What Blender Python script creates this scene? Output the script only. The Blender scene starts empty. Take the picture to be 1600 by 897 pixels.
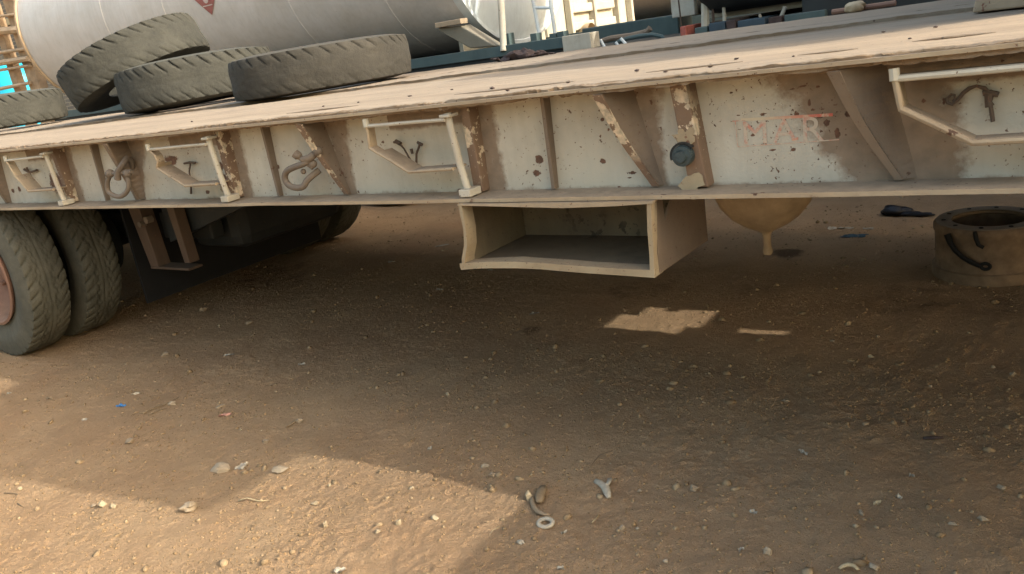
import bpy, math, random
import numpy as np
from mathutils import Vector, Matrix
random.seed(7)
RNG = np.random.default_rng(11)
SC = bpy.context.scene
COL = SC.collection
PI = math.pi

# ------------------------------------------------------------------ camera
F = 1300.0                                   # focal length in px of the 1600 px wide photo
RC = np.array([[0.817352293407911, 0.045285735175303175, -0.5743556656379916],
               [0.5566404776645716, -0.31922476474650985, 0.7669725733022618],
               [-0.14861563540282588, -0.9465964038396554, -0.28612696683753275]])
CAMY, CAMZ = -1.95, 1.35
cam_d = bpy.data.cameras.new('camera')
cam = bpy.data.objects.new('camera', cam_d)
COL.objects.link(cam)
m = Matrix([[RC[i][0], -RC[i][1], -RC[i][2]] for i in range(3)]).to_4x4()
m.translation = (0, CAMY, CAMZ)
cam.matrix_world = m
cam_d.lens = F / 1600 * 36
cam_d.sensor_width = 36
cam_d.clip_start = 0.05
cam_d.clip_end = 600
SC.camera = cam

# ------------------------------------------------------------------ light
EL, AZ = math.radians(32), math.radians(5.5)   # azimuth from +X towards +Y
W = bpy.data.worlds.new('World')
SC.world = W
W.use_nodes = True
wn = W.node_tree.nodes
bg = wn['Background']
sky = wn.new('ShaderNodeTexSky')
sky.sky_type = 'NISHITA'
sky.sun_disc = False
sky.sun_elevation = EL
sky.sun_rotation = PI / 2 - AZ
sky.dust_density = 7.0
sky.air_density = 1.9
W.node_tree.links.new(sky.outputs[0], bg.inputs[0])
bg.inputs[1].default_value = 0.15
sd = bpy.data.lights.new('sun', 'SUN')
sd.energy = 1.75
sd.angle = math.radians(0.6)
sd.color = (1.0, 0.93, 0.80)
sun = bpy.data.objects.new('sun', sd)
COL.objects.link(sun)
sv = Vector((math.cos(EL) * math.cos(AZ), math.cos(EL) * math.sin(AZ), math.sin(EL)))
sun.rotation_euler = sv.to_track_quat('Z', 'Y').to_euler()
sun.location = (6, 2, 8)
SC.view_settings.view_transform = 'Standard'
SC.view_settings.look = 'None'
SC.view_settings.exposure = 1.55
SC.view_settings.gamma = 1


# ------------------------------------------------------------------ pixel -> place (photo pixels, 1600 wide)
def ray(px, py):
    return RC @ np.array([px - 800, py - 448.5, F])


def onY(px, py, y):
    d = ray(px, py)
    t = (y - CAMY) / d[1]
    return np.array([d[0] * t, y, CAMZ + d[2] * t])


def onZ(px, py, z=0.0):
    d = ray(px, py)
    t = (z - CAMZ) / d[2]
    return np.array([d[0] * t, CAMY + d[1] * t, z])


# ------------------------------------------------------------------ numpy noise
_perm = RNG.random((256, 256))


def vnoise(x, y):
    xi = np.floor(x).astype(int)
    yi = np.floor(y).astype(int)
    fx = x - xi
    fy = y - yi
    fx = fx * fx * (3 - 2 * fx)
    fy = fy * fy * (3 - 2 * fy)
    a = _perm[xi & 255, yi & 255]
    b = _perm[(xi + 1) & 255, yi & 255]
    c = _perm[xi & 255, (yi + 1) & 255]
    d = _perm[(xi + 1) & 255, (yi + 1) & 255]
    return (a * (1 - fx) + b * fx) * (1 - fy) + (c * (1 - fx) + d * fx) * fy - 0.5


def fbm(x, y, f, n=4, g=0.5):
    s = 0
    a = 1.0
    for i in range(n):
        s = s + a * vnoise(x * f + i * 17.3, y * f + i * 9.1)
        f *= 2.03
        a *= g
    return s


def ground_h(x, y):
    x = np.asarray(x, float)
    y = np.asarray(y, float)
    c = fbm(x + 3, y + 70, 52, 3, .6)
    k = np.clip(.75 + 1.3 * fbm(x + 11, y + 5, 1.7, 3), .3, 1.3)
    return 0.012 * fbm(x, y, 1.3, 3) + 0.009 * fbm(x + 40, y, 7, 3) + k * (0.0040 * fbm(x, y + 70, 26, 2) + 0.0065 * np.maximum(0, c - .05) + .002 * c)


# ------------------------------------------------------------------ mesh builder
class MB:
    def __init__(self):
        self.v = []
        self.f = []

    def add(self, vs, fs):
        n = len(self.v)
        self.v += [tuple(map(float, p)) for p in vs]
        self.f += [tuple(i + n for i in f) for f in fs]
        return self

    def hexa(self, p):     # 8 corners: bottom 4 ccw, top 4 ccw
        return self.add(p, [(3, 2, 1, 0), (4, 5, 6, 7), (0, 1, 5, 4), (1, 2, 6, 5), (2, 3, 7, 6), (3, 0, 4, 7)])

    def box(self, x0, x1, y0, y1, z0, z1):
        return self.hexa([(x0, y0, z0), (x1, y0, z0), (x1, y1, z0), (x0, y1, z0),
                          (x0, y0, z1), (x1, y0, z1), (x1, y1, z1), (x0, y1, z1)])

    def prism(self, poly, d):   # poly: list of 3D points (planar), d: extrusion vector
        n = len(poly)
        p = [Vector(q) for q in poly]
        d = Vector(d)
        vs = p + [q + d for q in p]
        fs = [tuple(range(n))[::-1], tuple(range(n, 2 * n))]
        fs += [(i, (i + 1) % n, n + (i + 1) % n, n + i) for i in range(n)]
        return self.add(vs, fs)

    def tube(self, pts, r, n=8, closed=False, squash=1.0):
        pts = [Vector(p) for p in pts]
        k = len(pts)
        rr = r if hasattr(r, '__len__') else [r] * k
        rings = []
        prev = None
        for i, p in enumerate(pts):
            if closed:
                t = (pts[(i + 1) % k] - pts[i - 1])
            else:
                t = pts[min(i + 1, k - 1)] - pts[max(i - 1, 0)]
            t.normalize()
            if prev is None:
                a = Vector((0, 0, 1)) if abs(t.z) < 0.9 else Vector((1, 0, 0))
                u = t.cross(a).normalized()
            else:
                u = (prev - t * prev.dot(t)).normalized()
            prev = u
            w = t.cross(u)
            rings.append([p + (u * math.cos(2 * PI * j / n) + w * math.sin(2 * PI * j / n) * squash) * rr[i] for j in range(n)])
        vs = [q for ring in rings for q in ring]
        fs = []
        for i in range(k if closed else k - 1):
            a = i * n
            b = ((i + 1) % k) * n
            for j in range(n):
                fs.append((a + j, a + (j + 1) % n, b + (j + 1) % n, b + j))
        if not closed:
            fs.append(tuple(range(n))[::-1])
            fs.append(tuple((k - 1) * n + j for j in range(n)))
        return self.add(vs, fs)

    def lathe(self, prof, c, axis='Z', n=32, close=False, a0=0, a1=2 * PI):   # prof: (r, h)
        full = abs(a1 - a0 - 2 * PI) < 1e-6
        vs = []
        m_ = n if full else n + 1
        for i in range(m_):
            a = a0 + (a1 - a0) * i / n
            for r, h in prof:
                p = (r * math.cos(a), r * math.sin(a), h)
                if axis == 'X':
                    p = (h, r * math.cos(a), r * math.sin(a))
                elif axis == 'Y':
                    p = (r * math.cos(a), h, r * math.sin(a))
                vs.append((p[0] + c[0], p[1] + c[1], p[2] + c[2]))
        k = len(prof)
        fs = []
        for i in range(n):
            a = i * k
            b = ((i + 1) % m_) * k
            for j in range(k if close else k - 1):
                j2 = (j + 1) % k
                fs.append((a + j, b + j, b + j2, a + j2))
        return self.add(vs, fs)

    def build(self, name, mat, parent=None, smooth=False, attr=None, bevel=0, rough=0):
        me = bpy.data.meshes.new(name)
        off = np.array(parent_loc(parent)) if parent else np.zeros(3)
        v = np.array(self.v, float)
        if rough:
            v = v + rough * np.stack([vnoise(v[:, 0] * 23 + v[:, 2] * 31, v[:, 1] * 27 + 5),
                                      vnoise(v[:, 0] * 19 + 9, v[:, 2] * 21 + v[:, 1] * 13),
                                      vnoise(v[:, 0] * 13 + v[:, 1] * 17, v[:, 2] * 29 + 3)], 1)
        me.from_pydata((v - off).tolist(), [], self.f)
        me.update()
        if attr:
            for an, fn in attr.items():
                at = me.attributes.new(an, 'FLOAT', 'POINT')
                at.data.foreach_set('value', np.asarray(fn(v), dtype=np.float32))
        if smooth:
            me.polygons.foreach_set('use_smooth', [True] * len(me.polygons))
            if smooth != 2:
                me.set_sharp_from_angle(angle=math.radians(40))
        me.materials.append(mat)
        o = bpy.data.objects.new(name, me)
        COL.objects.link(o)
        if parent:
            o.parent = parent
        if bevel:
            b = o.modifiers.new('bevel', 'BEVEL')
            b.width = bevel
            b.segments = 2
            b.limit_method = 'ANGLE'
        return o


def parent_loc(p):
    l = Vector(p.location)
    while p.parent:
        p = p.parent
        l += Vector(p.location)
    return l


def tag(o, label=None, cat=None, group=None, kind=None):
    if label:
        o['label'] = label
    if cat:
        o['category'] = cat
    if group:
        o['group'] = group
    if kind:
        o['kind'] = kind
    return o


def thing(name, loc, label, cat, group=None):
    o = bpy.data.objects.new(name, None)
    o.empty_display_size = 0.2
    COL.objects.link(o)
    o.location = loc
    return tag(o, label, cat, group)


def grid(fn, us, vs, flip=False):
    """surface grid; fn(U,V)->(x,y,z) arrays"""
    U, V = np.meshgrid(us, vs, indexing='ij')
    x, y, z = fn(U, V)
    vv = np.stack([x.ravel(), y.ravel(), z.ravel()], 1)
    nu, nv = len(us), len(vs)
    i = np.arange(nu - 1)[:, None] * nv + np.arange(nv - 1)[None, :]
    q = np.stack([i, i + nv, i + nv + 1, i + 1], -1).reshape(-1, 4)
    if flip:
        q = q[:, ::-1]
    return vv, q


# ------------------------------------------------------------------ materials
class NT:
    def __init__(self, name, rough=0.85, spec=0.25):
        self.m = bpy.data.materials.new(name)
        self.m.use_nodes = True
        self.t = self.m.node_tree
        self.p = self.t.nodes['Principled BSDF']
        self.p.inputs['Roughness'].default_value = rough
        self.p.inputs['Specular IOR Level'].default_value = spec
        self.geo = self.t.nodes.new('ShaderNodeTexCoord').outputs['Object']
        self.pos = self.t.nodes.new('ShaderNodeNewGeometry').outputs['Position']

    def n(self, typ, **kw):
        nd = self.t.nodes.new(typ)
        for k, v in kw.items():
            setattr(nd, k, v)
        return nd

    def link(self, a, b):
        self.t.links.new(a, b)

    def setin(self, sock, v):
        if hasattr(v, 'is_linked') or hasattr(v, 'links'):
            self.link(v, sock)
        elif isinstance(v, (tuple, list)):
            sock.default_value = tuple(v) + ((1,) if len(v) == 3 and len(sock.default_value) == 4 else ())
        else:
            sock.default_value = v

    def noise(self, scale, detail=4, rough=0.55, vec=None, stretch=None, dist=0.0):
        nd = self.n('ShaderNodeTexNoise')
        nd.inputs['Scale'].default_value = scale
        nd.inputs['Detail'].default_value = detail
        nd.inputs['Roughness'].default_value = rough
        nd.inputs['Distortion'].default_value = dist
        v = vec or self.pos
        if stretch:
            mp = self.n('ShaderNodeMapping')
            mp.inputs['Scale'].default_value = stretch
            self.link(v, mp.inputs['Vector'])
            v = mp.outputs[0]
        self.link(v, nd.inputs['Vector'])
        return nd.outputs['Fac']

    def voro(self, scale, feature='F1', vec=None, out='Distance', rnd=1.0):
        nd = self.n('ShaderNodeTexVoronoi', feature=feature)
        nd.inputs['Scale'].default_value = scale
        nd.inputs['Randomness'].default_value = rnd
        self.link(vec or self.pos, nd.inputs['Vector'])
        return nd.outputs[out]

    def ramp(self, fac, a, b, c0=0.0, c1=1.0):     # map range clamped
        nd = self.n('ShaderNodeMapRange')
        self.setin(nd.inputs['Value'], fac)
        nd.inputs['From Min'].default_value = a
        nd.inputs['From Max'].default_value = b
        nd.inputs['To Min'].default_value = c0
        nd.inputs['To Max'].default_value = c1
        return nd.outputs[0]

    def math(self, op, a, b=0.0):
        nd = self.n('ShaderNodeMath', operation=op)
        self.setin(nd.inputs[0], a)
        self.setin(nd.inputs[1], b)
        return nd.outputs[0]

    def mix(self, fac, a, b, mode='MIX'):
        nd = self.n('ShaderNodeMix', data_type='RGBA', blend_type=mode)
        self.setin(nd.inputs[0], fac)
        self.setin(nd.inputs[6], a)
        self.setin(nd.inputs[7], b)
        return nd.outputs[2]

    def attr(self, name):
        nd = self.n('ShaderNodeAttribute', attribute_name=name)
        return nd.outputs['Fac']

    def sep(self):
        nd = self.n('ShaderNodeSeparateXYZ')
        self.link(self.pos, nd.inputs[0])
        return nd.outputs

    def normal_z(self):
        g = self.n('ShaderNodeNewGeometry')
        s = self.n('ShaderNodeSeparateXYZ')
        self.link(g.outputs['Normal'], s.inputs[0])
        return s.outputs[2]

    def color(self, c):
        self.setin(self.p.inputs['Base Color'], c)

    def bump(self, h, dist=0.01, strength=1.0, prev=None):
        nd = self.n('ShaderNodeBump')
        nd.inputs['Distance'].default_value = dist
        nd.inputs['Strength'].default_value = strength
        self.setin(nd.inputs['Height'], h)
        if prev:
            self.link(prev, nd.inputs['Normal'])
        self.link(nd.outputs[0], self.p.inputs['Normal'])
        return nd.outputs[0]


def painted(name, c1, c2, dust=(0.27, 0.2, 0.135), dustamt=0.45, chips=0.5, rust=(0.085, 0.05, 0.035), big=0.5,
            attrs=False, dusttop=0.55, rough=0.6):
    t = NT(name, rough, 0.35)
    base = t.mix(t.ramp(t.noise(3.0, 5), 0.35, 0.65), c1, c2)
    streak = t.ramp(t.noise(9, 4, stretch=(3, 3, 0.4)), 0.45, 0.8, 0, 0.35)
    base = t.mix(streak, base, tuple(x * 0.72 for x in c2))
    # dust film
    df = t.ramp(t.noise(2.2, 6, 0.65), 0.42, 0.78, 0, dustamt)
    nz = t.ramp(t.normal_z(), 0.3, 0.9, 0, dusttop)
    df = t.math('MAXIMUM', df, nz)
    if attrs:
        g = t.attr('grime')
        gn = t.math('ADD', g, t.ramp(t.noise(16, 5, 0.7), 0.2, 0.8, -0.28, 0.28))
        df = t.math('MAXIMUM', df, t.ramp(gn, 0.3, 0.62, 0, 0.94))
    dcol = t.mix(t.ramp(t.noise(26, 4), 0.3, 0.7), dust, tuple(x * 0.72 for x in dust))
    base = t.mix(df, base, dcol)
    # chips
    zone = t.ramp(t.noise(4.5, 3), 0.36, 0.52)
    sp = t.ramp(t.noise(95, 3, 0.6), 0.705 - 0.05 * chips, 0.73 - 0.05 * chips)
    sp = t.math('MULTIPLY', sp, zone)
    bg_ = t.ramp(t.noise(17, 5, 0.62), 0.745 - 0.07 * big, 0.765 - 0.07 * big)
    bg_ = t.math('MULTIPLY', bg_, t.ramp(t.noise(2.3, 2), 0.42, 0.5))
    ch = t.math('MAXIMUM', sp, bg_)
    if attrs:
        c_ = t.math('ADD', t.attr('chip'), t.ramp(t.noise(55, 6, 0.8), 0.25, 0.75, -0.42, 0.36))
        ch = t.math('MAXIMUM', ch, t.ramp(c_, 0.46, 0.56))
    rc = t.mix(t.ramp(t.noise(60, 4), 0.35, 0.65), rust, (rust[0] * 1.9, rust[1] * 1.7, rust[2] * 1.6))
    col = t.mix(ch, base, rc)
    t.color(col)
    t.setin(t.p.inputs['Roughness'], t.ramp(df, 0, 0.8, rough, 0.95))
    b = t.bump(t.noise(5, 3), 0.012, 0.5)
    b = t.bump(t.math('ADD', t.math('MULTIPLY', ch, -0.6), t.ramp(t.noise(140, 3), 0.3, 0.7, 0, 0.5)), 0.0012, 0.8, b)
    return t.m


M = {}
CREAM1, CREAM2 = (0.53, 0.52, 0.46), (0.47, 0.445, 0.37)
M['web'] = painted('beam_paint', CREAM1, CREAM2, attrs=True, dustamt=0.5, chips=1.0, big=0.8, dust=(0.26, 0.195, 0.14))
M['cream'] = painted('cream_paint', CREAM1, CREAM2, dustamt=0.75, chips=0.9, big=0.7)
M['brown'] = painted('brown_dusty_steel', (0.21, 0.165, 0.125), (0.155, 0.12, 0.09), dustamt=0.7, chips=0.9, big=1.2,
                     dust=(0.215, 0.165, 0.125))
M['post'] = painted('worn_post_paint', (0.21, 0.145, 0.1), (0.16, 0.105, 0.075), dustamt=0.4, chips=1.2, big=3.0,
                    rust=(0.35, 0.32, 0.25), dust=(0.26, 0.19, 0.13))
M['flange'] = painted('dusty_flange', (0.42, 0.35, 0.25), (0.33, 0.26, 0.18), dustamt=0.9, chips=1.0, big=1.2,
                      dust=(0.31, 0.245, 0.18), dusttop=0.95)
M['frame'] = painted('stained_frame_paint', (0.38, 0.325, 0.225), (0.28, 0.22, 0.145), dustamt=0.9, chips=1.3, big=2.2, dust=(0.22, 0.155, 0.1))
M['tank'] = painted('tank_paint', (0.58, 0.58, 0.59), (0.52, 0.52, 0.52), dustamt=0.35, chips=0.0, big=0.0,
                    dust=(0.42, 0.36, 0.27), dusttop=0.2, rough=0.42)
M['tank_end'] = painted('tank_end_paint', (0.64, 0.71, 0.75), (0.58, 0.64, 0.68), dustamt=0.2, chips=0.05, big=0.0, dusttop=0.2, rough=0.45)
M['white'] = painted('white_paint', (0.50, 0.49, 0.42), (0.45, 0.43, 0.36), dustamt=0.25, chips=0.2, big=0.2, dusttop=0.3)
M['teal'] = painted('teal_steel', (0.075, 0.115, 0.12), (0.055, 0.09, 0.10), dustamt=0.35, chips=0.3, big=0.3,
                    dust=(0.12, 0.12, 0.1), dusttop=0.5)
M['dark'] = painted('dark_steel', (0.025, 0.032, 0.036), (0.018, 0.022, 0.025), dustamt=0.3, chips=0.2, big=0.2,
                    dust=(0.07, 0.06, 0.05), dusttop=0.4)
M['rust'] = painted('rusty_steel', (0.11, 0.075, 0.055), (0.075, 0.052, 0.04), dustamt=0.6, chips=0.4, big=0.8,
                    rust=(0.13, 0.06, 0.036), dust=(0.14, 0.11, 0.08))
M['shackle'] = painted('shackle_steel', (0.16, 0.135, 0.11), (0.12, 0.1, 0.085), dustamt=0.6, chips=0.2, big=0.2,
                       dust=(0.22, 0.17, 0.125), dusttop=0.6)
M['mottled'] = painted('mottled_paint', (0.40, 0.32, 0.23), (0.3, 0.23, 0.16), dustamt=0.3, chips=1.0, big=2.2,
                       rust=(0.12, 0.055, 0.04))
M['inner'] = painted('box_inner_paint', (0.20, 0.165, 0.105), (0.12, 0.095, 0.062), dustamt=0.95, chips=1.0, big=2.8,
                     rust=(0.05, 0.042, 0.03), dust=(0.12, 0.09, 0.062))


def mat_red():
    t = NT('faded_red_print', 0.7, 0.2)
    f = t.ramp(t.noise(60, 5, 0.75), 0.36, 0.54)
    t.color(t.mix(f, (0.52, 0.25, 0.20), (0.52, 0.46, 0.38)))
    return t.m


def mat_redline():
    t = NT('red_line_print', 0.7, 0.2)
    x = t.sep()[0]
    f = t.ramp(x, -0.70, -0.56)
    f = t.math('MULTIPLY', f, t.ramp(t.noise(60, 5, 0.7), 0.34, 0.5))
    t.color(t.mix(f, (0.55, 0.48, 0.36), (0.58, 0.16, 0.12)))
    return t.m


M['red'] = mat_red()
M['redline'] = mat_redline()


def mat_deck(name, c1, c2):
    t = NT(name, 0.95, 0.1)
    a = t.ramp(t.noise(2.5, 6, 0.65, stretch=(0.35, 2, 1)), 0.35, 0.68)
    b = t.ramp(t.noise(14, 5, 0.7, stretch=(0.25, 1.6, 1)), 0.35, 0.7)
    col = t.mix(a, c1, c2)
    col = t.mix(t.math('MULTIPLY', b, 0.5), col, tuple(x * 0.7 for x in c2))
    ed = t.attr('edge')
    e = t.math('ADD', ed, t.ramp(t.noise(18, 5, 0.75, stretch=(0.3, 1, 1)), 0.25, 0.75, -0.45, 0.45))
    col = t.mix(t.ramp(e, 0.45, 0.7, 0, 0.85), col, (0.20, 0.14, 0.09))
    sp = t.ramp(t.noise(55, 2, 0.5), 0.71, 0.74)
    col = t.mix(sp, col, (0.12, 0.09, 0.07))
    t.color(col)
    p = t.bump(t.noise(12, 6, 0.7, stretch=(0.3, 1.5, 1)), 0.012, 0.7)
    t.bump(t.noise(130, 4, 0.7), 0.004, 0.6, p)
    return t.m


M['deck'] = mat_deck('dusty_deck', (0.34, 0.28, 0.215), (0.265, 0.215, 0.168))
M['deck_brown'] = mat_deck('dark_dusty_deck', (0.30, 0.23, 0.165), (0.22, 0.17, 0.12))


def mat_rubber(name, c, d, amt):
    t = NT(name, 0.88, 0.25)
    f = t.ramp(t.noise(5, 6, 0.7, vec=t.geo), 0.3, 0.75, 0.1, amt)
    g = t.ramp(t.noise(38, 5, 0.75, vec=t.geo), 0.35, 0.7, 0, 0.5)
    nz = t.ramp(t.normal_z(), 0.4, 1.0, 0, 0.85)
    f = t.math('MAXIMUM', t.math('ADD', f, t.math('MULTIPLY', g, 0.35)), nz)
    hi = t.attr('groove')
    f = t.math('ADD', f, t.math('MULTIPLY', hi, -0.35))
    f = t.math('MAXIMUM', t.math('MINIMUM', f, 1.0), 0.0)
    t.color(t.mix(f, c, d))
    p = t.bump(t.noise(25, 5, 0.7, vec=t.geo), 0.008, 0.6)
    t.bump(t.noise(120, 3, 0.7, vec=t.geo), 0.003, 0.7, p)
    return t.m


M['rubber'] = mat_rubber('dusty_tyre_rubber', (0.024, 0.026, 0.025), (0.085, 0.085, 0.073), 0.6)
M['rubber_brown'] = mat_rubber('brown_dusty_tyre_rubber', (0.024, 0.024, 0.022), (0.083, 0.077, 0.065), 0.6)
M['rubber_dark'] = mat_rubber('road_tyre_rubber', (0.045, 0.048, 0.04), (0.135, 0.13, 0.105), 0.75)


def mat_ground():
    t = NT('dry_soil', 0.97, 0.08)
    a = t.ramp(t.noise(0.9, 5, 0.6), 0.35, 0.65)
    col = t.mix(a, (0.405, 0.27, 0.165), (0.465, 0.33, 0.205))
    b = t.ramp(t.noise(5, 6, 0.7), 0.42, 0.72)
    col = t.mix(t.math('MULTIPLY', b, 0.45), col, (0.30, 0.20, 0.115))
    rd = t.ramp(t.noise(2.1, 4, 0.6), 0.55, 0.75, 0, 0.5)
    col = t.mix(rd, col, (0.39, 0.235, 0.135))
    gr = t.noise(160, 4, 0.75)
    col = t.mix(t.ramp(gr, 0.55, 0.75, 0, 0.55), col, (0.52, 0.42, 0.29))
    col = t.mix(t.ramp(gr, 0.45, 0.27, 0, 0.6), col, (0.22, 0.145, 0.085))
    v = t.voro(75)
    vz = t.ramp(t.noise(11, 3), 0.5, 0.62)
    pe = t.math('MULTIPLY', t.ramp(v, 0.25, 0.12), vz)
    col = t.mix(t.math('MULTIPLY', pe, 0.3), col, (0.46, 0.36, 0.23))
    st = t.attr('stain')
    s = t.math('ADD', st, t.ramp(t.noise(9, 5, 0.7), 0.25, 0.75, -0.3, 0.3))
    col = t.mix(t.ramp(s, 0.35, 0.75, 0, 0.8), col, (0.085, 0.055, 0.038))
    t.color(col)
    p = t.bump(t.noise(14, 6, 0.75), 0.03, 0.7)
    p = t.bump(t.voro(38, 'SMOOTH_F1'), 0.012, 0.55, p)
    p = t.bump(t.noise(70, 5, 0.75), 0.018, 1.0, p)
    p = t.bump(t.math('MULTIPLY', pe, 1.0), 0.006, 0.8, p)
    t.bump(t.noise(260, 3, 0.7), 0.006, 1.0, p)
    return t.m


M['ground'] = mat_ground()


def mat_stone(name, c1, c2, vec='pos'):
    t = NT(name, 0.9, 0.2)
    # colour differs stone by stone through the mesh attribute 'tone'
    col = t.mix(t.attr('tone'), c1, c2)
    col = t.mix(t.ramp(t.noise(90, 5, 0.7), 0.35, 0.75, 0, 0.5), col, tuple(x * 0.62 for x in c1))
    t.color(col)
    t.bump(t.noise(150, 5, 0.75), 0.003, 0.9)
    return t.m


M['gravel'] = mat_stone('gravel', (0.22, 0.155, 0.09), (0.35, 0.265, 0.165))
M['grit'] = mat_stone('soil_grit', (0.25, 0.17, 0.092), (0.32, 0.23, 0.135))
M['stone'] = mat_stone('grey_brown_stone', (0.25, 0.195, 0.135), (0.36, 0.30, 0.22))
M['pale_stone'] = mat_stone('pale_stone', (0.32, 0.26, 0.175), (0.42, 0.35, 0.24))


def flat(name, c, rough=0.7, var=0.25, scale=30, spec=0.3, bump=0.003):
    t = NT(name, rough, spec)
    f = t.ramp(t.noise(scale, 5, 0.65), 0.3, 0.7)
    t.color(t.mix(f, c, tuple(x * (1 - var) for x in c)))
    t.bump(t.noise(scale * 3, 4, 0.7), bump, 0.7)
    return t.m


M['white_litter'] = flat('white_litter', (0.43, 0.385, 0.31), var=0.3, scale=80)
M['blue_litter'] = flat('blue_litter', (0.06, 0.22, 0.5), var=0.4, scale=60)
M['teal_litter'] = flat('teal_litter', (0.05, 0.10, 0.13), var=0.4, scale=60)
M['black_litter'] = flat('black_litter', (0.012, 0.012, 0.018), 0.4, var=0.3)
M['pink_litter'] = flat('pink_litter', (0.45, 0.24, 0.19), var=0.3)
M['stick'] = flat('dry_stick', (0.25, 0.185, 0.115), var=0.4, scale=90)
M['pale_stick'] = flat('bleached_stick', (0.46, 0.37, 0.23), var=0.3, scale=90)
M['wood'] = flat('weathered_timber', (0.42, 0.30, 0.19), var=0.45, scale=9)
M['wood_pale'] = flat('pale_timber', (0.52, 0.39, 0.26), var=0.35, scale=9)
M['blue'] = flat('blue_plastic', (0.02, 0.42, 0.68), 0.4, var=0.2, scale=3)
M['placard'] = flat('faded_red_placard', (0.36, 0.14, 0.13), var=0.3, scale=12)
M['placard_print'] = flat('placard_print', (0.55, 0.48, 0.46), var=0.2, scale=12)
M['rag'] = flat('brown_rag', (0.085, 0.062, 0.06), 0.95, var=0.5, scale=25)
M['drum'] = flat('dusty_cast_iron', (0.26, 0.185, 0.125), 0.85, var=0.5, scale=14)
M['drum_top'] = flat('bare_iron_face', (0.27, 0.235, 0.2), 0.7, var=0.35, scale=10)
M['lamp'] = flat('blue_grey_lens', (0.05, 0.075, 0.085), 0.35, var=0.4, scale=70)
M['funnel'] = flat('tan_dusty_steel', (0.50, 0.40, 0.275), 0.85, var=0.35, scale=12)
M['saddle_shade'] = painted('shaded_saddle_paint', (0.24, 0.23, 0.19), (0.2, 0.19, 0.155), dustamt=0.5, chips=.4, big=.4, dust=(0.2, 0.17, 0.13))  # saddle paint darkened in colour to stand in for shade
M['black'] = flat('black_steel', (0.012, 0.013, 0.015), 0.8, var=0.3, scale=8)
M['beige'] = flat('beige_render', (0.42, 0.37, 0.25), 0.9, var=0.2, scale=2)
M['redpost'] = flat('faded_red_paint', (0.42, 0.13, 0.1), 0.7, var=0.3)
M['blue_box'] = flat('blue_steel', (0.055, 0.085, 0.115), 0.7, var=0.3, scale=10)
M['rim'] = painted('rim_paint', (0.22, 0.12, 0.09), (0.16, 0.09, 0.07), dustamt=0.8, chips=0.4, big=0.6, dust=(0.3, 0.2, 0.14))


def mat_block():
    t = NT('grey_block_masonry', 0.95, 0.1)
    br = t.n('ShaderNodeTexBrick')
    mp = t.n('ShaderNodeMapping')
    cb = t.n('ShaderNodeCombineXYZ')
    s = t.sep()
    t.link(s[0], cb.inputs[0])
    t.link(s[2], cb.inputs[1])
    t.link(cb.outputs[0], mp.inputs['Vector'])
    t.link(mp.outputs[0], br.inputs['Vector'])
    br.inputs['Scale'].default_value = 1.0
    br.inputs['Brick Width'].default_value = 0.42
    br.inputs['Row Height'].default_value = 0.11
    br.inputs['Mortar Size'].default_value = 0.014
    br.inputs['Color1'].default_value = (0.15, 0.145, 0.13, 1)
    br.inputs['Color2'].default_value = (0.10, 0.10, 0.10, 1)
    br.inputs['Mortar'].default_value = (0.27, 0.25, 0.2, 1)
    n_ = t.ramp(t.noise(4, 5), 0.3, 0.7, 0, 0.4)
    t.color(t.mix(n_, br.outputs['Color'], (0.25, 0.24, 0.21)))
    t.bump(t.math('MULTIPLY', br.outputs['Fac'], -1.0), 0.03, 0.8)
    return t.m


M['block'] = mat_block()

# ================================================================== GROUND
def axis_coords(a, b, step, lo, hi):
    c = list(np.arange(a, b + 1e-6, step))
    s = step
    x = b
    while x < hi:
        s *= 1.22
        x += s
        c.append(min(x, hi))
    s = step
    x = a
    pre = []
    while x > lo:
        s *= 1.22
        x -= s
        pre.append(max(x, lo))
    return np.array(pre[::-1] + c)


gx = np.concatenate([axis_coords(-3.6, 0.1, 0.0065, -3.6, 0.1), np.arange(-6.4, -3.601, .016), np.arange(.116, .9, .016), axis_coords(-6.4, .9, .018, -170, 120)])
gy = np.concatenate([np.arange(-1.3, .9, .0065), np.arange(.9, 3.6, .016), axis_coords(-1.3, 3.6, .018, -60, 170)])
gx = np.unique(np.round(gx[(gx < -6.4) | (gx > .9) | (np.abs(((gx + 6.4) / .018) - np.round((gx + 6.4) / .018)) > .02)], 4))
gy = np.unique(np.round(gy[(gy < -1.3) | (gy > 3.6) | (np.abs(((gy + 1.3) / .018) - np.round((gy + 1.3) / .018)) > .02)], 4))
gx = gx[np.concatenate([[True], np.diff(gx) > .003])]
gy = gy[np.concatenate([[True], np.diff(gy) > .003])]
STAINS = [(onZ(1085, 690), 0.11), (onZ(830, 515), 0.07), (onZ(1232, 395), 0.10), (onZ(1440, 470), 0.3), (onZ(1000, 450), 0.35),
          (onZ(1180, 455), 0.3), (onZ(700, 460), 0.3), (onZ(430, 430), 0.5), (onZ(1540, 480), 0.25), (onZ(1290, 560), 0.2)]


def gfn(U, V):
    return U, V, ground_h(U, V)


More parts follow.
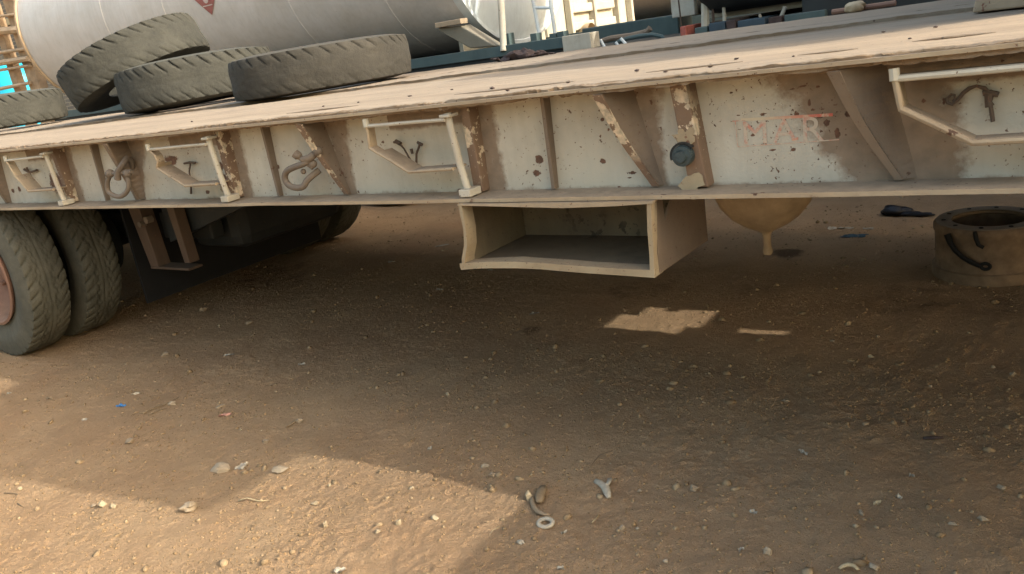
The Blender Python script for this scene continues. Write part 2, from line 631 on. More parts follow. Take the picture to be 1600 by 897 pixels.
vv, qq = grid(gfn, gx, gy)
g = MB()
me = bpy.data.meshes.new('ground')
me.vertices.add(len(vv))
me.vertices.foreach_set('co', vv.ravel())
me.loops.add(len(qq) * 4)
me.polygons.add(len(qq))
me.loops.foreach_set('vertex_index', qq.ravel().astype(np.int32))
me.polygons.foreach_set('loop_start', np.arange(0, len(qq) * 4, 4, dtype=np.int32))
me.polygons.foreach_set('use_smooth', np.ones(len(qq), bool))
me.update(calc_edges=True)
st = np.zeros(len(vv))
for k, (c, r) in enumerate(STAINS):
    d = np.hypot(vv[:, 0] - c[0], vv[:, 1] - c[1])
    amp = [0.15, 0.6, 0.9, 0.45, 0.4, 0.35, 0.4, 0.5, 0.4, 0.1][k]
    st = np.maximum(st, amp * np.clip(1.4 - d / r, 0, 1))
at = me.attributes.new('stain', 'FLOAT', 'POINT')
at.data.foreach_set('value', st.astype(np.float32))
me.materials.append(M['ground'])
go = bpy.data.objects.new('ground', me)
COL.objects.link(go)
tag(go, kind='structure')


def ico(sub):
    import bmesh
    bm = bmesh.new()
    bmesh.ops.create_icosphere(bm, subdivisions=sub, radius=1)
    v = np.array([x.co[:] for x in bm.verts])
    bm.verts.index_update()
    f = np.array([[q.index for q in fc.verts] for fc in bm.faces])
    bm.free()
    return v, f


IV, IF = ico(1)


def pebbles(name, n, xr, yr, smed, smax, mat, dens=0.8, sigma=0.55, label=None, sink=0.35, clump=True):
    xs, ys = [], []
    while len(xs) < n:
        x = RNG.uniform(*xr, 4000)
        y = RNG.uniform(*yr, 4000)
        d = np.hypot(x, y - CAMY)
        pr = np.clip((1.6 / np.maximum(d, 0.5)) ** dens, 0, 1)
        if clump:
            pr = pr * np.clip(0.45 + 1.5 * fbm(x, y, 2.5, 3), 0.08, 1)
        k = RNG.random(4000) < pr
        xs += list(x[k])
        ys += list(y[k])
    x = np.array(xs[:n])
    y = np.array(ys[:n])
    s = np.clip(smed * np.exp(RNG.normal(0, sigma, n)), smed * 0.4, smax) / 2
    ang = RNG.uniform(0, 2 * PI, n)
    sc = np.stack([s * RNG.uniform(0.8, 1.5, n), s * RNG.uniform(0.7, 1.1, n), s * RNG.uniform(0.45, 0.9, n)], 1)
    jit = RNG.uniform(0.72, 1.25, (n, len(IV), 1))
    P = IV[None] * jit * sc[:, None, :]
    tl = RNG.uniform(-0.4, 0.4, n)
    pz = P[..., 2] * np.cos(tl)[:, None] + P[..., 0] * np.sin(tl)[:, None]
    px = P[..., 0] * np.cos(tl)[:, None] - P[..., 2] * np.sin(tl)[:, None]
    ca, sa = np.cos(ang)[:, None], np.sin(ang)[:, None]
    X = px * ca - P[..., 1] * sa + x[:, None]
    Y = px * sa + P[..., 1] * ca + y[:, None]
    Z = pz + (ground_h(x, y) + sc[:, 2] * (1 - 2 * sink) * 0.8)[:, None]
    V = np.stack([X, Y, Z], -1).reshape(-1, 3)
    Fc = (IF[None] + (np.arange(n) * len(IV))[:, None, None]).reshape(-1, 3)
    me = bpy.data.meshes.new(name)
    me.vertices.add(len(V))
    me.vertices.foreach_set('co', V.ravel())
    me.loops.add(len(Fc) * 3)
    me.polygons.add(len(Fc))
    me.loops.foreach_set('vertex_index', Fc.ravel().astype(np.int32))
    me.polygons.foreach_set('loop_start', np.arange(0, len(Fc) * 3, 3, dtype=np.int32))
    me.update(calc_edges=True)
    a = me.attributes.new('tone', 'FLOAT', 'POINT')
    a.data.foreach_set('value', np.repeat(RNG.random(n) ** 1.5, len(IV)).astype(np.float32))
    me.materials.append(mat)
    o = bpy.data.objects.new(name, me)
    COL.objects.link(o)
    tag(o, label, 'gravel', kind='stuff')
    return o


pebbles('fine_gravel', 42000, (-6.0, 0.9), (-1.6, 3.5), 0.0052, 0.013, M['grit'], 1.3,
        label='fine dry grit and crumbs of soil spread over the yard', sigma=0.4)
pebbles('coarse_gravel', 3000, (-6.5, 0.9), (-1.6, 5.5), 0.012, 0.032, M['gravel'], 0.5,
        label='loose small stones scattered over the yard', sigma=0.5)
pebbles('pale_gravel', 130, (-6.5, 0.9), (-1.6, 5.5), 0.011, 0.024, M['pale_stone'], 0.4,
        label='pale chips scattered thinly over the dark soil', sigma=0.45, clump=False)

IV2, IF2 = ico(3)


def stone(px, py, w, d, h, label, mat='stone', rot=0.0, name='stone', cat='stone', tone=0.5, lump=0.3, group=None, z0=None):
    c = onZ(px, py, z0 or 0.0)
    s = random.random() * 50
    v = IV2.copy()
    n = vnoise(v[:, 0] * 1.4 + s, v[:, 1] * 1.4 + v[:, 2] * 1.7) * 2 * lump + vnoise(v[:, 0] * 3.5 + s, v[:, 2] * 3.5 + v[:, 1] * 2) * lump * 0.7
    v = v * (1 + n)[:, None]
    # facets: clamp against a few planes
    for k in range(7):
        nn = RNG.normal(size=3)
        nn /= np.linalg.norm(nn)
        dd = v @ nn
        lim = 0.72
        v = v - np.maximum(dd - lim, 0)[:, None] * nn
    v = v * np.array([w / 2, d / 2, h / 2 * 1.15])
    ca, sa = math.cos(rot), math.sin(rot)
    v = np.stack([v[:, 0] * ca - v[:, 1] * sa, v[:, 0] * sa + v[:, 1] * ca, v[:, 2]], 1)
    me = bpy.data.meshes.new(name)
    me.from_pydata(v.tolist(), [], IF2.tolist())
    me.polygons.foreach_set('use_smooth', [True] * len(IF2))
    me.set_sharp_from_angle(angle=math.radians(28))
    a = me.attributes.new('tone', 'FLOAT', 'POINT')
    a.data.foreach_set('value', np.full(len(v), tone, np.float32))
    me.materials.append(M[mat])
    o = bpy.data.objects.new(name, me)
    COL.objects.link(o)
    gz = float(ground_h(c[0], c[1])) if z0 is None else z0
    o.location = (c[0], c[1], gz + h * 0.33)
    tag(o, label, cat, group)
    return o


STN = [
    (345, 735, .085, .06, .030, 'large flat grey stone in the shade beside the pale shell-like chip', 'stone', .2, .75),
    (437, 735, .07, .045, .025, 'flat grey stone where the raised corner of the sunlit patch begins', 'stone', .3, .7),
    (297, 796, .06, .05, .04, 'upright pointed stone on the lower rim of the sunlit patch', 'stone', .9, .6),
    (161, 792, .035, .03, .03, 'pale wedge stone lit by the sun on the left shadow edge', 'pale_stone', 0, .6),
    (178, 794, .028, .02, .02, 'small pale stone touching the right side of the pale wedge stone', 'pale_stone', .5, .5),
    (32, 765, .026, .018, .016, 'pale stone on the shadow edge nearest the left side', 'pale_stone', .5, .3),
    (146, 789, .022, .018, .012, 'brown half buried stone left of the pale wedge stone', 'stone', 0, .3),
    (828, 780, .024, .024, .030, 'small cream cube-like stone on the right tip of the sunlit patch', 'pale_stone', .2, .4),
    (758, 731, .03, .018, .014, 'triangular tan stone in shade above the sunlit patch', 'stone', .4, .9),
    (771, 745, .03, .02, .018, 'brown stone just below the triangular tan stone', 'stone', .7, .2),
    (515, 760, .013, .012, .012, 'small pale round stone lying inside the sunlit patch', 'pale_stone', 0, .6),
    (492, 787, .03, .018, .012, 'tan flat stone with a deep shadow inside the sunlit patch', 'pale_stone', .2, .2),
    (509, 823, .018, .016, .022, 'tan upright stone casting an oval shadow near the bottom', 'pale_stone', .9, .1),
    (624, 820, .022, .018, .018, 'cream block stone with a purple shadow near the bottom', 'pale_stone', .3, .2),
    (591, 835, .018, .016, .012, 'small yellowish stone lying below the cream block stone', 'pale_stone', .3, .1),
    (680, 812, .03, .018, .012, 'cluster-topped pale stone at the middle of the sunlit patch', 'pale_stone', .1, .5),
    (1084, 767, .028, .026, .024, 'round brown stone with a crack in the right foreground shade', 'stone', .3, .25),
    (1000, 768, .016, .014, .010, 'small tan stone left of the round cracked stone', 'stone', .3, .6),
    (973, 827, .018, .016, .014, 'rounded tan pebble below the torn pale rag', 'stone', .3, .8),
    (997, 829, .014, .012, .010, 'paler pebble right beside the rounded tan pebble', 'stone', .3, 1.),
    (1040, 878, .016, .014, .012, 'round pebble at the bottom near the middle', 'stone', .3, .9),
    (1200, 866, .026, .02, .022, 'dusty grey stone at the bottom right of the middle', 'stone', .3, .9),
    (1360, 559, .022, .016, .014, 'pale oval stone on the dark soil below the brake drum', 'pale_stone', .1, .3),
    (1371, 530, .018, .014, .014, 'dark round stone right under the trailer shadow', 'stone', .1, .1),
    (1300, 535, .020, .014, .010, 'tan stone left of the dark round stone', 'stone', .1, .5),
    (1552, 575, .014, .012, .010, 'small grey stone left of the double pale stone', 'stone', .3, .9),
    (1582, 587, .024, .016, .014, 'double pale stone near the right side', 'stone', .8, .9),
    (1454, 605, .014, .012, .012, 'grey pebble in shade between the drum and the foreground', 'stone', .8, .7),
    (1353, 664, .022, .014, .010, 'reddish stone in the shaded soil at right', 'stone', .8, .3),
    (1228, 624, .03, .018, .010, 'flat tan shard lying in the middle shade', 'stone', .1, .7),
    (1346, 802, .030, .014, .012, 'long narrow stone slanting in the right foreground', 'stone', 2.2, .5),
    (1535, 811, .028, .016, .014, 'oblong stone near the right edge of the foreground', 'stone', -.3, .7),
    (1488, 820, .022, .016, .010, 'flat stone left of the oblong stone', 'stone', -.3, .6),
    (1365, 886, .028, .022, .016, 'rounded grey stone at the bottom beside the pale curved peel', 'stone', -.3, .8),
    (1565, 762, .026, .018, .012, 'flat pinkish stone in the right foreground shade', 'stone', -.3, .5),
    (203, 693, .045, .03, .022, 'brown lump of soil in the left foreground shade', 'stone', .3, .15),
    (415, 692, .03, .022, .02, 'brown clod standing in the middle left shade', 'stone', .3, .15),
    (468, 660, .036, .022, .02, 'grey clod with a twig on its left in the shade', 'stone', .3, .6),
    (270, 633, .04, .03, .022, 'tan clod beside the heap of dry twigs', 'stone', .3, .8),
    (345, 636, .045, .028, .014, 'flat tan clod left of the pink strip', 'stone', 1.2, .6),
    (318, 487, .05, .04, .03, 'grey clod in the dark right of the wheels', 'stone', 1.2, .3),
    (390, 508, .05, .03, .02, 'brown clod in front of the dark under the trailer', 'stone', 1.2, .3),
    (260, 557, .05, .035, .02, 'brown clod in front of the inner wheel', 'stone', 1.2, .2),
]
for px, py, w, d, h, lab, mt, rot, tone in STN:
    stone(px, py, w, d, h, lab, mt, rot, tone=tone)


# ---- litter
def scrap(px, py, w, d, label, mat, cat='litter', name='litter_scrap', rot=0.0, h=0.006, seed=0, z=None):
    c = onZ(px, py, z or 0.0)
    n = 10
    u = np.linspace(-1, 1, n)
    gz = float(ground_h(c[0], c[1])) if z is None else z

    def fn(U, V):
        r = 1 + 0.5 * fbm(U * 1.0 + seed * 3.1, V + seed, 1.5, 2)
        x = U * w / 2 * r
        y = V * d / 2 * r
        zz = gz + h * (0.7 + 1.8 * fbm(U + seed, V + seed * 2, 1.7, 3))
        return c[0] + x * math.cos(rot) - y * math.sin(rot), c[1] + x * math.sin(rot) + y * math.cos(rot), zz
    b = MB()
    v1, q1 = grid(fn, u, u)
    b.add(v1, q1.tolist())
    v2 = v1.copy()
    v2[:, 2] -= 0.003
    b.add(v2, q1[:, ::-1].tolist())
    o = b.build(name, M[mat], None, smooth=2)
    tag(o, label, cat)
    # put origin at the thing
    return o


SCR = [
    (190, 635, .045, .02, 'bright blue plastic scrap on the shaded soil at left', 'blue_litter', .2),
    (352, 652, .05, .012, 'pink strip of plastic on the shaded soil', 'pink_litter', .9),
    (377, 729, .035, .045, 'pale shell-like chip right of the large flat grey stone', 'white_litter', .5),
    (13, 615, .022, .014, 'small white chip near the left edge of the shaded soil', 'white_litter', .5),
    (78, 625, .04, .010, 'thin pale chip right of the small white chip at left', 'stick', .3),
    (133, 657, .03, .016, 'cream chip below the two pale strips at left', 'white_litter', .3),
    (213, 617, .035, .008, 'slim white sliver right of the blue scrap', 'white_litter', .9),
    (358, 556, .05, .022, 'pale leaf-shaped scrap in front of the wheels', 'white_litter', .6),
    (472, 571, .035, .009, 'short white sliver in the middle of the shade', 'white_litter', .5),
    (672, 701, .014, .018, 'tiny bright white chip above the sunlit patch', 'white_litter', .5),
    (692, 383, .09, .04, 'white curled scrap of paper behind the trailer', 'white_litter', .6),
    (612, 411, .045, .02, 'white scrap left of the storage box', 'white_litter', .6),
    (688, 454, .05, .018, 'white scrap in the dark below the box', 'white_litter', .1),
    (836, 492, .045, .02, 'grey scrap left of the bright ground patch', 'white_litter', .3),
    (766, 423, .03, .016, 'white scrap showing just under the box', 'white_litter', .3),
    (1300, 357, .05, .05, 'bright white torn paper behind the trailer at right', 'white_litter', .6),
    (1322, 357, .08, .02, 'long white torn strip beside the bright torn paper', 'white_litter', .1),
    (1357, 357, .05, .03, 'small white torn piece right of the long strip', 'white_litter', .1),
    (1333, 369, .13, .06, 'dark teal plastic bag lying flat behind the trailer', 'teal_litter', .1),
    (1178, 802, .014, .016, 'small triangular white chip in the right foreground', 'white_litter', 1.1),
    (1158, 861, .016, .01, 'white tip of a straw near the bottom', 'white_litter', .8),
    (1405, 775, .018, .012, 'bright white chip in the right foreground shade', 'white_litter', -.5),
    (1371, 785, .018, .012, 'tan chip left of the bright white chip', 'pale_stick', .2),
    (1256, 708, .028, .010, 'cream sliver in the right shade', 'white_litter', -.3),
    (1425, 744, .014, .008, 'light sliver above the bright white chip', 'white_litter', -.3),
    (530, 893, .030, .02, 'white and dark wrapper cut by the bottom edge', 'white_litter', .3),
    (877, 891, .018, .008, 'white chip at the bottom middle', 'white_litter', .3),
    (813, 849, .022, .014, 'pale cone-like chip left of the ring', 'white_litter', -.2),
    (882, 832, .020, .006, 'short white stick right of the ring', 'white_litter', .9),
]
for k, (px, py, w, d, lab, mt, rot) in enumerate(SCR):
    scrap(px, py, w, d, lab, mt, rot=rot, seed=k * 1.7)

# black crumpled bag
c = onZ(1400, 335)
b = MB()
for k in range(5):
    v = IV2 * (1 + 0.5 * vnoise(IV2[:, 0] * 2 + k * 9, IV2[:, 1] * 2 + IV2[:, 2] * 2))[:, None]
    s_ = [(0.10, .07, .05), (.09, .06, .035), (.12, .04, .025), (.06, .05, .04), (.13, .03, .02)][k]
    o_ = [(-.02, 0, .04), (.05, .02, .03), (.15, -.04, .015), (-.07, .02, .02), (.22, -.05, .012)][k]
    s_ = np.array(s_) * .62
    o_ = np.array(o_) * .62
    b.add(v * s_ + np.array([c[0] + o_[0], c[1] + o_[1], o_[2]]), IF2.tolist())
tag(b.build('plastic_bag', M['black_litter'], None, smooth=2), 'crumpled black plastic bag on the ground left of the brake drum', 'bag')

# pale torn rag, ring, sole
c = onZ(945, 765)
b = MB()
pts = [(930, 754, .010), (938, 757, .012), (945, 763, .013), (948, 772, .012), (951, 779, .006)]
b.tube([tuple(onZ(x, y) + np.array([0, 0, .008])) for x, y, r in pts], [p[2] for p in pts], 8, squash=0.6)
b.tube([tuple(onZ(x, y) + np.array([0, 0, .010])) for x, y in ((944, 763), (950, 758), (953, 752))], [.008, .007, .008], 8, squash=0.7)
tag(b.build('torn_rag', M['white_litter'], None, smooth=2, rough=.012), 'pale bone-like torn rag in the middle foreground', 'rag')
c = onZ(853, 820)
b = MB()
b.tube([(c[0] + .021 * math.cos(a), c[1] + .018 * math.sin(a), ground_h(c[0], c[1]) + .008 + .002 * math.sin(a)) for a in np.linspace(0, 2 * PI, 25)[:-1]],
       .0075, 10, closed=True, squash=0.7)
tag(b.build('ring_washer', M['white_litter'], None, smooth=2), 'small cream ring lying right of the sunlit patch', 'ring')
b = MB()
pp = [(832, 781), (832, 788), (835, 796), (841, 803), (850, 807), (860, 809)]
b.tube([tuple(onZ(x, y) + np.array([0, 0, .008])) for x, y in pp], [.006, .008, .008, .008, .006, .003], 8, squash=0.8)
tag(b.build('curved_strap', M['stone'], None, smooth=2), 'curved brown strap half buried above the cream ring', 'strap')
b = MB()
b.tube([tuple(onZ(x, y) + np.array([0, 0, .012])) for x, y in ((849, 765), (847, 772), (844, 781), (843, 790))], [.010, .016, .016, .010], 8, squash=0.5)
tag(b.build('bark_piece', M['stick'], None, smooth=2, rough=.004), 'dark piece of bark standing beside the curved strap', 'bark')
b = MB()
pp = [(1312, 893), (1318, 889), (1326, 887), (1335, 889), (1341, 895)]
b.tube([tuple(onZ(x, y) + np.array([0, 0, .009])) for x, y in pp], [.004, .006, .007, .006, .004], 8, squash=0.7)
tag(b.build('curved_peel', M['pale_stick'], None, smooth=2), 'pale curved peel cut by the bottom edge at right', 'peel')
b = MB()
b.tube([tuple(onZ(x, y) + np.array([0, 0, .007])) for x, y in ((1443, 688), (1458, 687), (1474, 687))], [.006, .007, .005], 8, squash=0.6)
tag(b.build('dark_stick', M['rag'], None, smooth=2), 'short dark stick lying flat in the right shade', 'stick')


def twig(pts, r, label, mat='stick'):
    b = MB()
    P = [onZ(x, y) for x, y in pts]
    P = [(p[0], p[1], float(ground_h(p[0], p[1])) + r * 1.2) for p in P]
    r *= .62
    b.tube(P, [r] * (len(P) - 1) + [r * .4], 6)
    tag(b.build('twig', M[mat], None, smooth=2, rough=.006), label, 'twig')


twig([(373, 783), (388, 781), (405, 786), (420, 785)], .004, 'pale bleached twig lying in the sunlit patch', 'pale_stick')
twig([(8, 772), (22, 771), (27, 773), (20, 790)], .0035, 'brown twig angled in the sunlit corner at left')
twig([(28, 786), (38, 791)], .004, 'tiny brown twig beside the angled twig')
twig([(225, 650), (240, 641), (258, 634), (280, 625)], .006, 'dry twig slanting across the shaded soil at left')
twig([(232, 652), (246, 645), (262, 640)], .005, 'shorter twig under the slanting dry twig')
twig([(448, 670), (462, 662), (474, 655)], .006, 'twig lying against the grey clod')
twig([(1052, 726), (1068, 720), (1090, 718)], .0025, 'thin curved straw in the right foreground')
twig([(918, 738), (927, 725), (936, 712), (958, 704)], .002, 'thin bent straw above the torn rag')
twig([(925, 822), (930, 812), (934, 805)], .003, 'pale forked straw below the torn rag', 'pale_stick')
twig([(780, 822), (770, 828), (764, 838)], .002, 'small straw near the tip of the sunlit patch', 'pale_stick')

# ================================================================== TRAILER
ZD = 1.197         # deck surface
XL, XR = -11.0, 5.2
T = thing('lowbed_trailer', (-4.0, 1.4, 0.0), 'dusty cream lowbed trailer with ribbed side beam, loaded with old tyres', 'trailer')
YW = 0.118          # face of the side beam web
Z0, Z1 = 0.885, 1.180

# --- side beam web with grime and chips
GUS = [(-3.494, -3.535), (-2.259, -2.20), (-1.096, -1.0), (-0.502, -0.385)]
POSTS = [-4.09, -2.815, -1.595, -0.875]
CHIPS = [(838, 271, 7, 6), (842, 249, 7, 8), (941, 187, 4, 4), (942, 252, 6, 5), (995, 185, 4, 11), (987, 270, 10, 3),
         (1142, 145, 3, 3), (1240, 138, 9, 2), (1255, 134, 9, 2), (1277, 136, 4, 3), (1264, 160, 3, 7), (1153, 180, 5, 2), (1192, 179, 8, 3),
         (1244, 178, 5, 5), (1281, 183, 6, 5), (1291, 192, 5, 6), (1308, 208, 5, 9), (1239, 234, 5, 4), (1224, 188, 5, 4),
         (1325, 178, 6, 6), (1207, 235, 6, 2), (433, 261, 5, 4), (514, 225, 4, 9), (109, 285, 2, 3), (268, 250, 12, 9),
         (350, 285, 11, 18), (343, 260, 8, 8), (88, 285, 12, 20), (1285, 170, 4, 2), (1270, 171, 5, 2), (1176, 212, 4, 4),
         (1192, 225, 8, 2), (1283, 205, 4, 3), (1305, 255, 3, 4), (1279, 249, 2, 3), (1126, 277, 2, 2), (1223, 264, 3, 2),
         (1207, 264, 2, 2), (983, 278, 4, 2), (967, 293, 4, 3), (1475, 158, 4, 7), (1443, 158, 4, 4), (1500, 162, 4, 2),
         (718, 300, 4, 6), (1018, 160, 3, 5), (598, 222, 3, 3), (560, 300, 2, 3), (325, 300, 4, 4), (30, 295, 3, 5), (20, 298, 3, 4)]
chip_pts = []
for x_, y_, rx, ry in CHIPS:
    c0 = onY(x_, y_, YW)
    cx_ = onY(x_ + rx, y_, YW)
    cz_ = onY(x_, y_ + ry, YW)
    chip_pts.append((c0[0], c0[2], abs(cx_[0] - c0[0]), abs(cz_[2] - c0[2])))


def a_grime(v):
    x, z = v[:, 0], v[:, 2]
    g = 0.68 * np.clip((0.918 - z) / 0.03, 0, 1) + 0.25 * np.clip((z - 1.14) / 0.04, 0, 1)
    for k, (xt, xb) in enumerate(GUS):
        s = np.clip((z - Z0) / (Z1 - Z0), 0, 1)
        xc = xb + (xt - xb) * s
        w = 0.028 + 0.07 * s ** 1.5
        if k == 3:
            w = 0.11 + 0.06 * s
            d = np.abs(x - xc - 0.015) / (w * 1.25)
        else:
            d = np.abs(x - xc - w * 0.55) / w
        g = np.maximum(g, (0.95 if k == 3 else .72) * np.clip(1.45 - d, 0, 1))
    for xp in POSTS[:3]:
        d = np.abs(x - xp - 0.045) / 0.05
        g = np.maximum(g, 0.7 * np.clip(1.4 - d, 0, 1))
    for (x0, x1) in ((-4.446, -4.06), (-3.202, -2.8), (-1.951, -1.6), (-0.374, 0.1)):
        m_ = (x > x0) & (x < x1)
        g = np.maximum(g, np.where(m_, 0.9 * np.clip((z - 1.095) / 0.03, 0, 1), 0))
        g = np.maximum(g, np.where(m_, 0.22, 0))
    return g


def a_chip(v):
    x, z = v[:, 0], v[:, 2]
    c = np.zeros(len(x))
    for cx, cz, rx, rz in chip_pts:
        d = np.sqrt(((x - cx) / rx) ** 2 + ((z - cz) / rz) ** 2)
        c = np.maximum(c, np.clip(1.5 - d, 0, 1) * 0.8)
    return c


us = np.concatenate([np.linspace(XL, -4.8, 60), np.arange(-4.79, 0.05, 0.0045), np.linspace(0.06, XR, 40)])
vv1, q1 = grid(lambda U, V: (U, YW + 0.006 * fbm(U, V, 2.2, 3), V), us, np.linspace(Z0, Z1, 62))
b = MB()
b.add(vv1, q1.tolist())
v2 = vv1.copy()
v2[:, 1] += 0.03
b.add(v2[[0, 61, len(v2) - 62, len(v2) - 1]], [(0, 1, 3, 2)])
b.build('side_beam', M['web'], T, smooth=2, attr={'grime': a_grime, 'chip': a_chip})

# --- bottom flange (dusty shelf)
us = np.arange(XL, XR, 0.04)


def strip(fy0, fy1, z_top, thick, us, jit=0.0, seed=0, sag=None):
    """long flat bar with slightly wandering edges"""
    b = MB()
    n = len(us)
    e0 = fy0 + jit * fbm(us + seed, us * 0 + seed, 7, 4)
    e1 = np.full(n, fy1)
    zz = z_top + jit * 0.5 * fbm(us + 31 + seed, us * 0, 2.1, 3)
    if sag is not None:
        zz = zz + sag(us)
    V = []
    for y_, dz in ((e0, -thick), (e0, 0), (e1, 0), (e1, -thick)):
        V.append(np.stack([us, y_, zz + dz], 1))
    V = np.stack(V, 1).reshape(-1, 3)
    f = []
    for i in range(n - 1):
        for j in range(4):
            a, c = i * 4 + j, i * 4 + (j + 1) % 4
            f.append((a, c, c + 4, a + 4))
    f.append((0, 3, 2, 1))
    f.append(((n - 1) * 4, (n - 1) * 4 + 1, (n - 1) * 4 + 2, (n - 1) * 4 + 3))
    f = [q[::-1] for q in f]
    b.add(V, f)
    return b


strip(0.010, 0.30, 0.897, 0.011, us, 0.004, 2).build('bottom_flange', M['flange'], T)
strip(0.004, 0.30, ZD - 0.008, 0.009, us, 0.004, 5).build('top_flange', M['flange'], T, attr={'edge': lambda v: v[:, 0] * 0})


def ragged_cracks(x):   # splits of the near board edge, as positions along X
    return x


# --- deck boards
def board(y0, y1, zt, mat, name='deck_board', ragged=0.0, nv=10, seed=0, x0=XL, x1=5.2, low=0.0, edges=(1, 1), step=0.02):
    us = np.arange(x0, x1, step)
    vs = np.linspace(0, 1, nv)

    def crack(x, y):
        c1 = y - (.022 + .016 * fbm(x + 4, x * 0 + 2, 2.7, 4))
        c2 = y - (.040 + .022 * fbm(x + 44, x * 0 + 9, 1.9, 4))
        m1 = np.clip(fbm(x + 9, x * 0 + 1, 2.2, 4) * 5 + .6, 0, 1)
        m2 = np.clip(fbm(x + 70, x * 0 + 6, 1.7, 4) * 6 - .3, 0, 1)
        return np.maximum(np.clip(1 - np.abs(c1) / .0045, 0, 1) * m1, np.clip(1 - np.abs(c2) / .0045, 0, 1) * m2)

    def top(U, V):
        near = y0 + ragged * (0.28 * fbm(U + seed, U * 0 + seed, 2.1, 3, 0.5) + 0.30 * np.maximum(0, fbm(U + seed * 2, U * 0 + 3, 11, 5, .75)) + 0.8 * np.maximum(0, fbm(U + seed, U * 0 + 8, 2.3, 5, .7) - .45))
        far = y1 + ragged * 0.15 * fbm(U + seed + 9, U * 0 + 5, 5, 3)
        y = near + (far - near) * V
        z = zt + 0.005 * fbm(U, y, 1.6, 3) + 0.003 * fbm(U + 5, y * 2, 9, 3)
        # frayed lifted edge
        z = z + ragged * 0.10 * np.clip(0.06 - V, 0, 1) / 0.06 * fbm(U + 13, U * 0, 24, 4, .7)
        if ragged > .035:
            z = z - .007 * np.clip(1 - (y - .004) / .03, 0, 1) ** 1.3 - .006 * crack(U, y)
        return U, y, z
    if ragged:
        vs = np.concatenate([np.arange(0, .06, .0026), [.065, 0.08, .1], np.linspace(0.12, 1, nv)])
    vt, q = grid(top, us, vs)
    b = MB()
    b.add(vt, q.tolist())
    nv_ = len(vs)
    vb = vt.copy()
    vb[:, 2] -= 0.022
    n0 = len(b.v)
    b.v += [tuple(p) for p in vb]
    b.f += [tuple(int(i) + n0 for i in f[::-1]) for f in q]
    for i in range(len(us) - 1):
        a = i * nv_
        b.f.append((a, a + n0, a + nv_ + n0, a + nv_)[::-1])
        a = i * nv_ + nv_ - 1
        b.f.append((a, a + n0, a + nv_ + n0, a + nv_))
    for i0 in (0, (len(us) - 1) * nv_):
        for j in range(nv_ - 1):
            b.f.append((i0 + j, i0 + j + 1, i0 + j + 1 + n0, i0 + j + n0))

    def edge(v):
        d0 = (v[:, 1] - y0)
        d1 = (y1 - v[:, 1])
        e = np.zeros(len(v))
        if edges[0]:
            e = np.maximum(e, 0.62 * np.clip(1 - d0 / 0.03, 0, 1))
        if edges[1]:
            e = np.maximum(e, 0.55 * np.clip(1 - d1 / 0.05, 0, 1))
        if ragged > .035:
            e = np.maximum(e, 1.1 * (crack(v[:, 0], v[:, 1]) > .3))
        return e
    o = b.build(name, mat, T, smooth=1, attr={'edge': edge})
    return o


board(0.016, 1.20, ZD + 0.001, M['deck'], ragged=0.04, nv=26, seed=3, step=.007)
board(1.215, 1.46, ZD - 0.006, M['deck_brown'], nv=6, seed=8, x1=-0.06)
board(1.285, 1.46, ZD - 0.014, M['deck_brown'], nv=6, seed=8, x0=.95)
board(1.475, 1.86, ZD + 0.006, M['deck'], ragged=0.03, nv=8, seed=12, x1=-0.06)
board(1.475, 1.86, ZD + 0.006, M['deck'], ragged=0.03, nv=8, seed=12, x0=.95)
board(1.90, 2.80, ZD + 0.004, M['deck'], ragged=0.03, nv=12, seed=17)
for (x0_, x1_, y0_, y1_) in ((XL, -.04, .18, 2.66), (-.04, 5.2, .18, 1.375), (-.04, 5.2, 1.665, 2.66), (.41, .58, 1.376, 1.664), (.79, 5.2, 1.376, 1.664),
                             (.581, .789, 1.376, 1.44), (.581, .789, 1.49, 1.664), (-.039, .05, 1.55, 1.664), (.34, .409, 1.376, 1.46), (.16, .22, 1.63, 1.664)):
    MB().box(x0_, x1_, y0_, y1_, 1.1485, 1.1555).build('sun_block_plate', M['brown'], T)  # unseen plates added to block sun, openings shaped for the ground patches
# splinters peeled off the near edge
for k, (x0, x1, y, dz) in enumerate([(onZ(1420, 80, ZD)[0], onZ(1560, 60, ZD)[0], .035, .004), (onZ(1020, 120, ZD)[0], onZ(1180, 100, ZD)[0], .03, .003),
                                     (onZ(700, 158, ZD)[0], onZ(900, 135, ZD)[0], .02, .002), (onZ(430, 188, ZD)[0], onZ(560, 172, ZD)[0], .02, .002),
                                     (onZ(1230, 103, ZD)[0], onZ(1330, 92, ZD)[0], .028, .003)]):
    b = MB()
    xs = np.linspace(x0, x1, 24)
    yy = y - .012 + 0.010 * fbm(xs + k, xs * 0, 9, 3)
    ww = 0.0045 * np.sin(np.linspace(0.05, PI - 0.05, 24)) + 0.001
    b.tube([(x, y_, ZD + 0.012 + dz) for x, y_ in zip(xs, yy)], list(ww), 6, squash=0.5)
    b.build('board_splinter', M['deck'], T, smooth=1, attr={'edge': lambda v: 0.35 + v[:, 0] * 0})

# inner structure: far side beam, crossmembers, main beams under the deck
b = MB()
b.box(XL, XR, 2.66, 2.69, 0.885, 1.150)
b.build('far_side_beam', M['brown'], T)
for k in range(17):
    x = -10.6 + 0.62 * k
    if x > -0.2:
        break
    MB().box(x, x + 0.06, 0.175, 2.655, 1.03, 1.148).build('crossmember', M['brown'], T)
for y in (0.98, 1.86):
    MB().box(XL, -0.05, y, y + 0.025, 0.80, 1.027).build('main_beam', M['dark'], T)

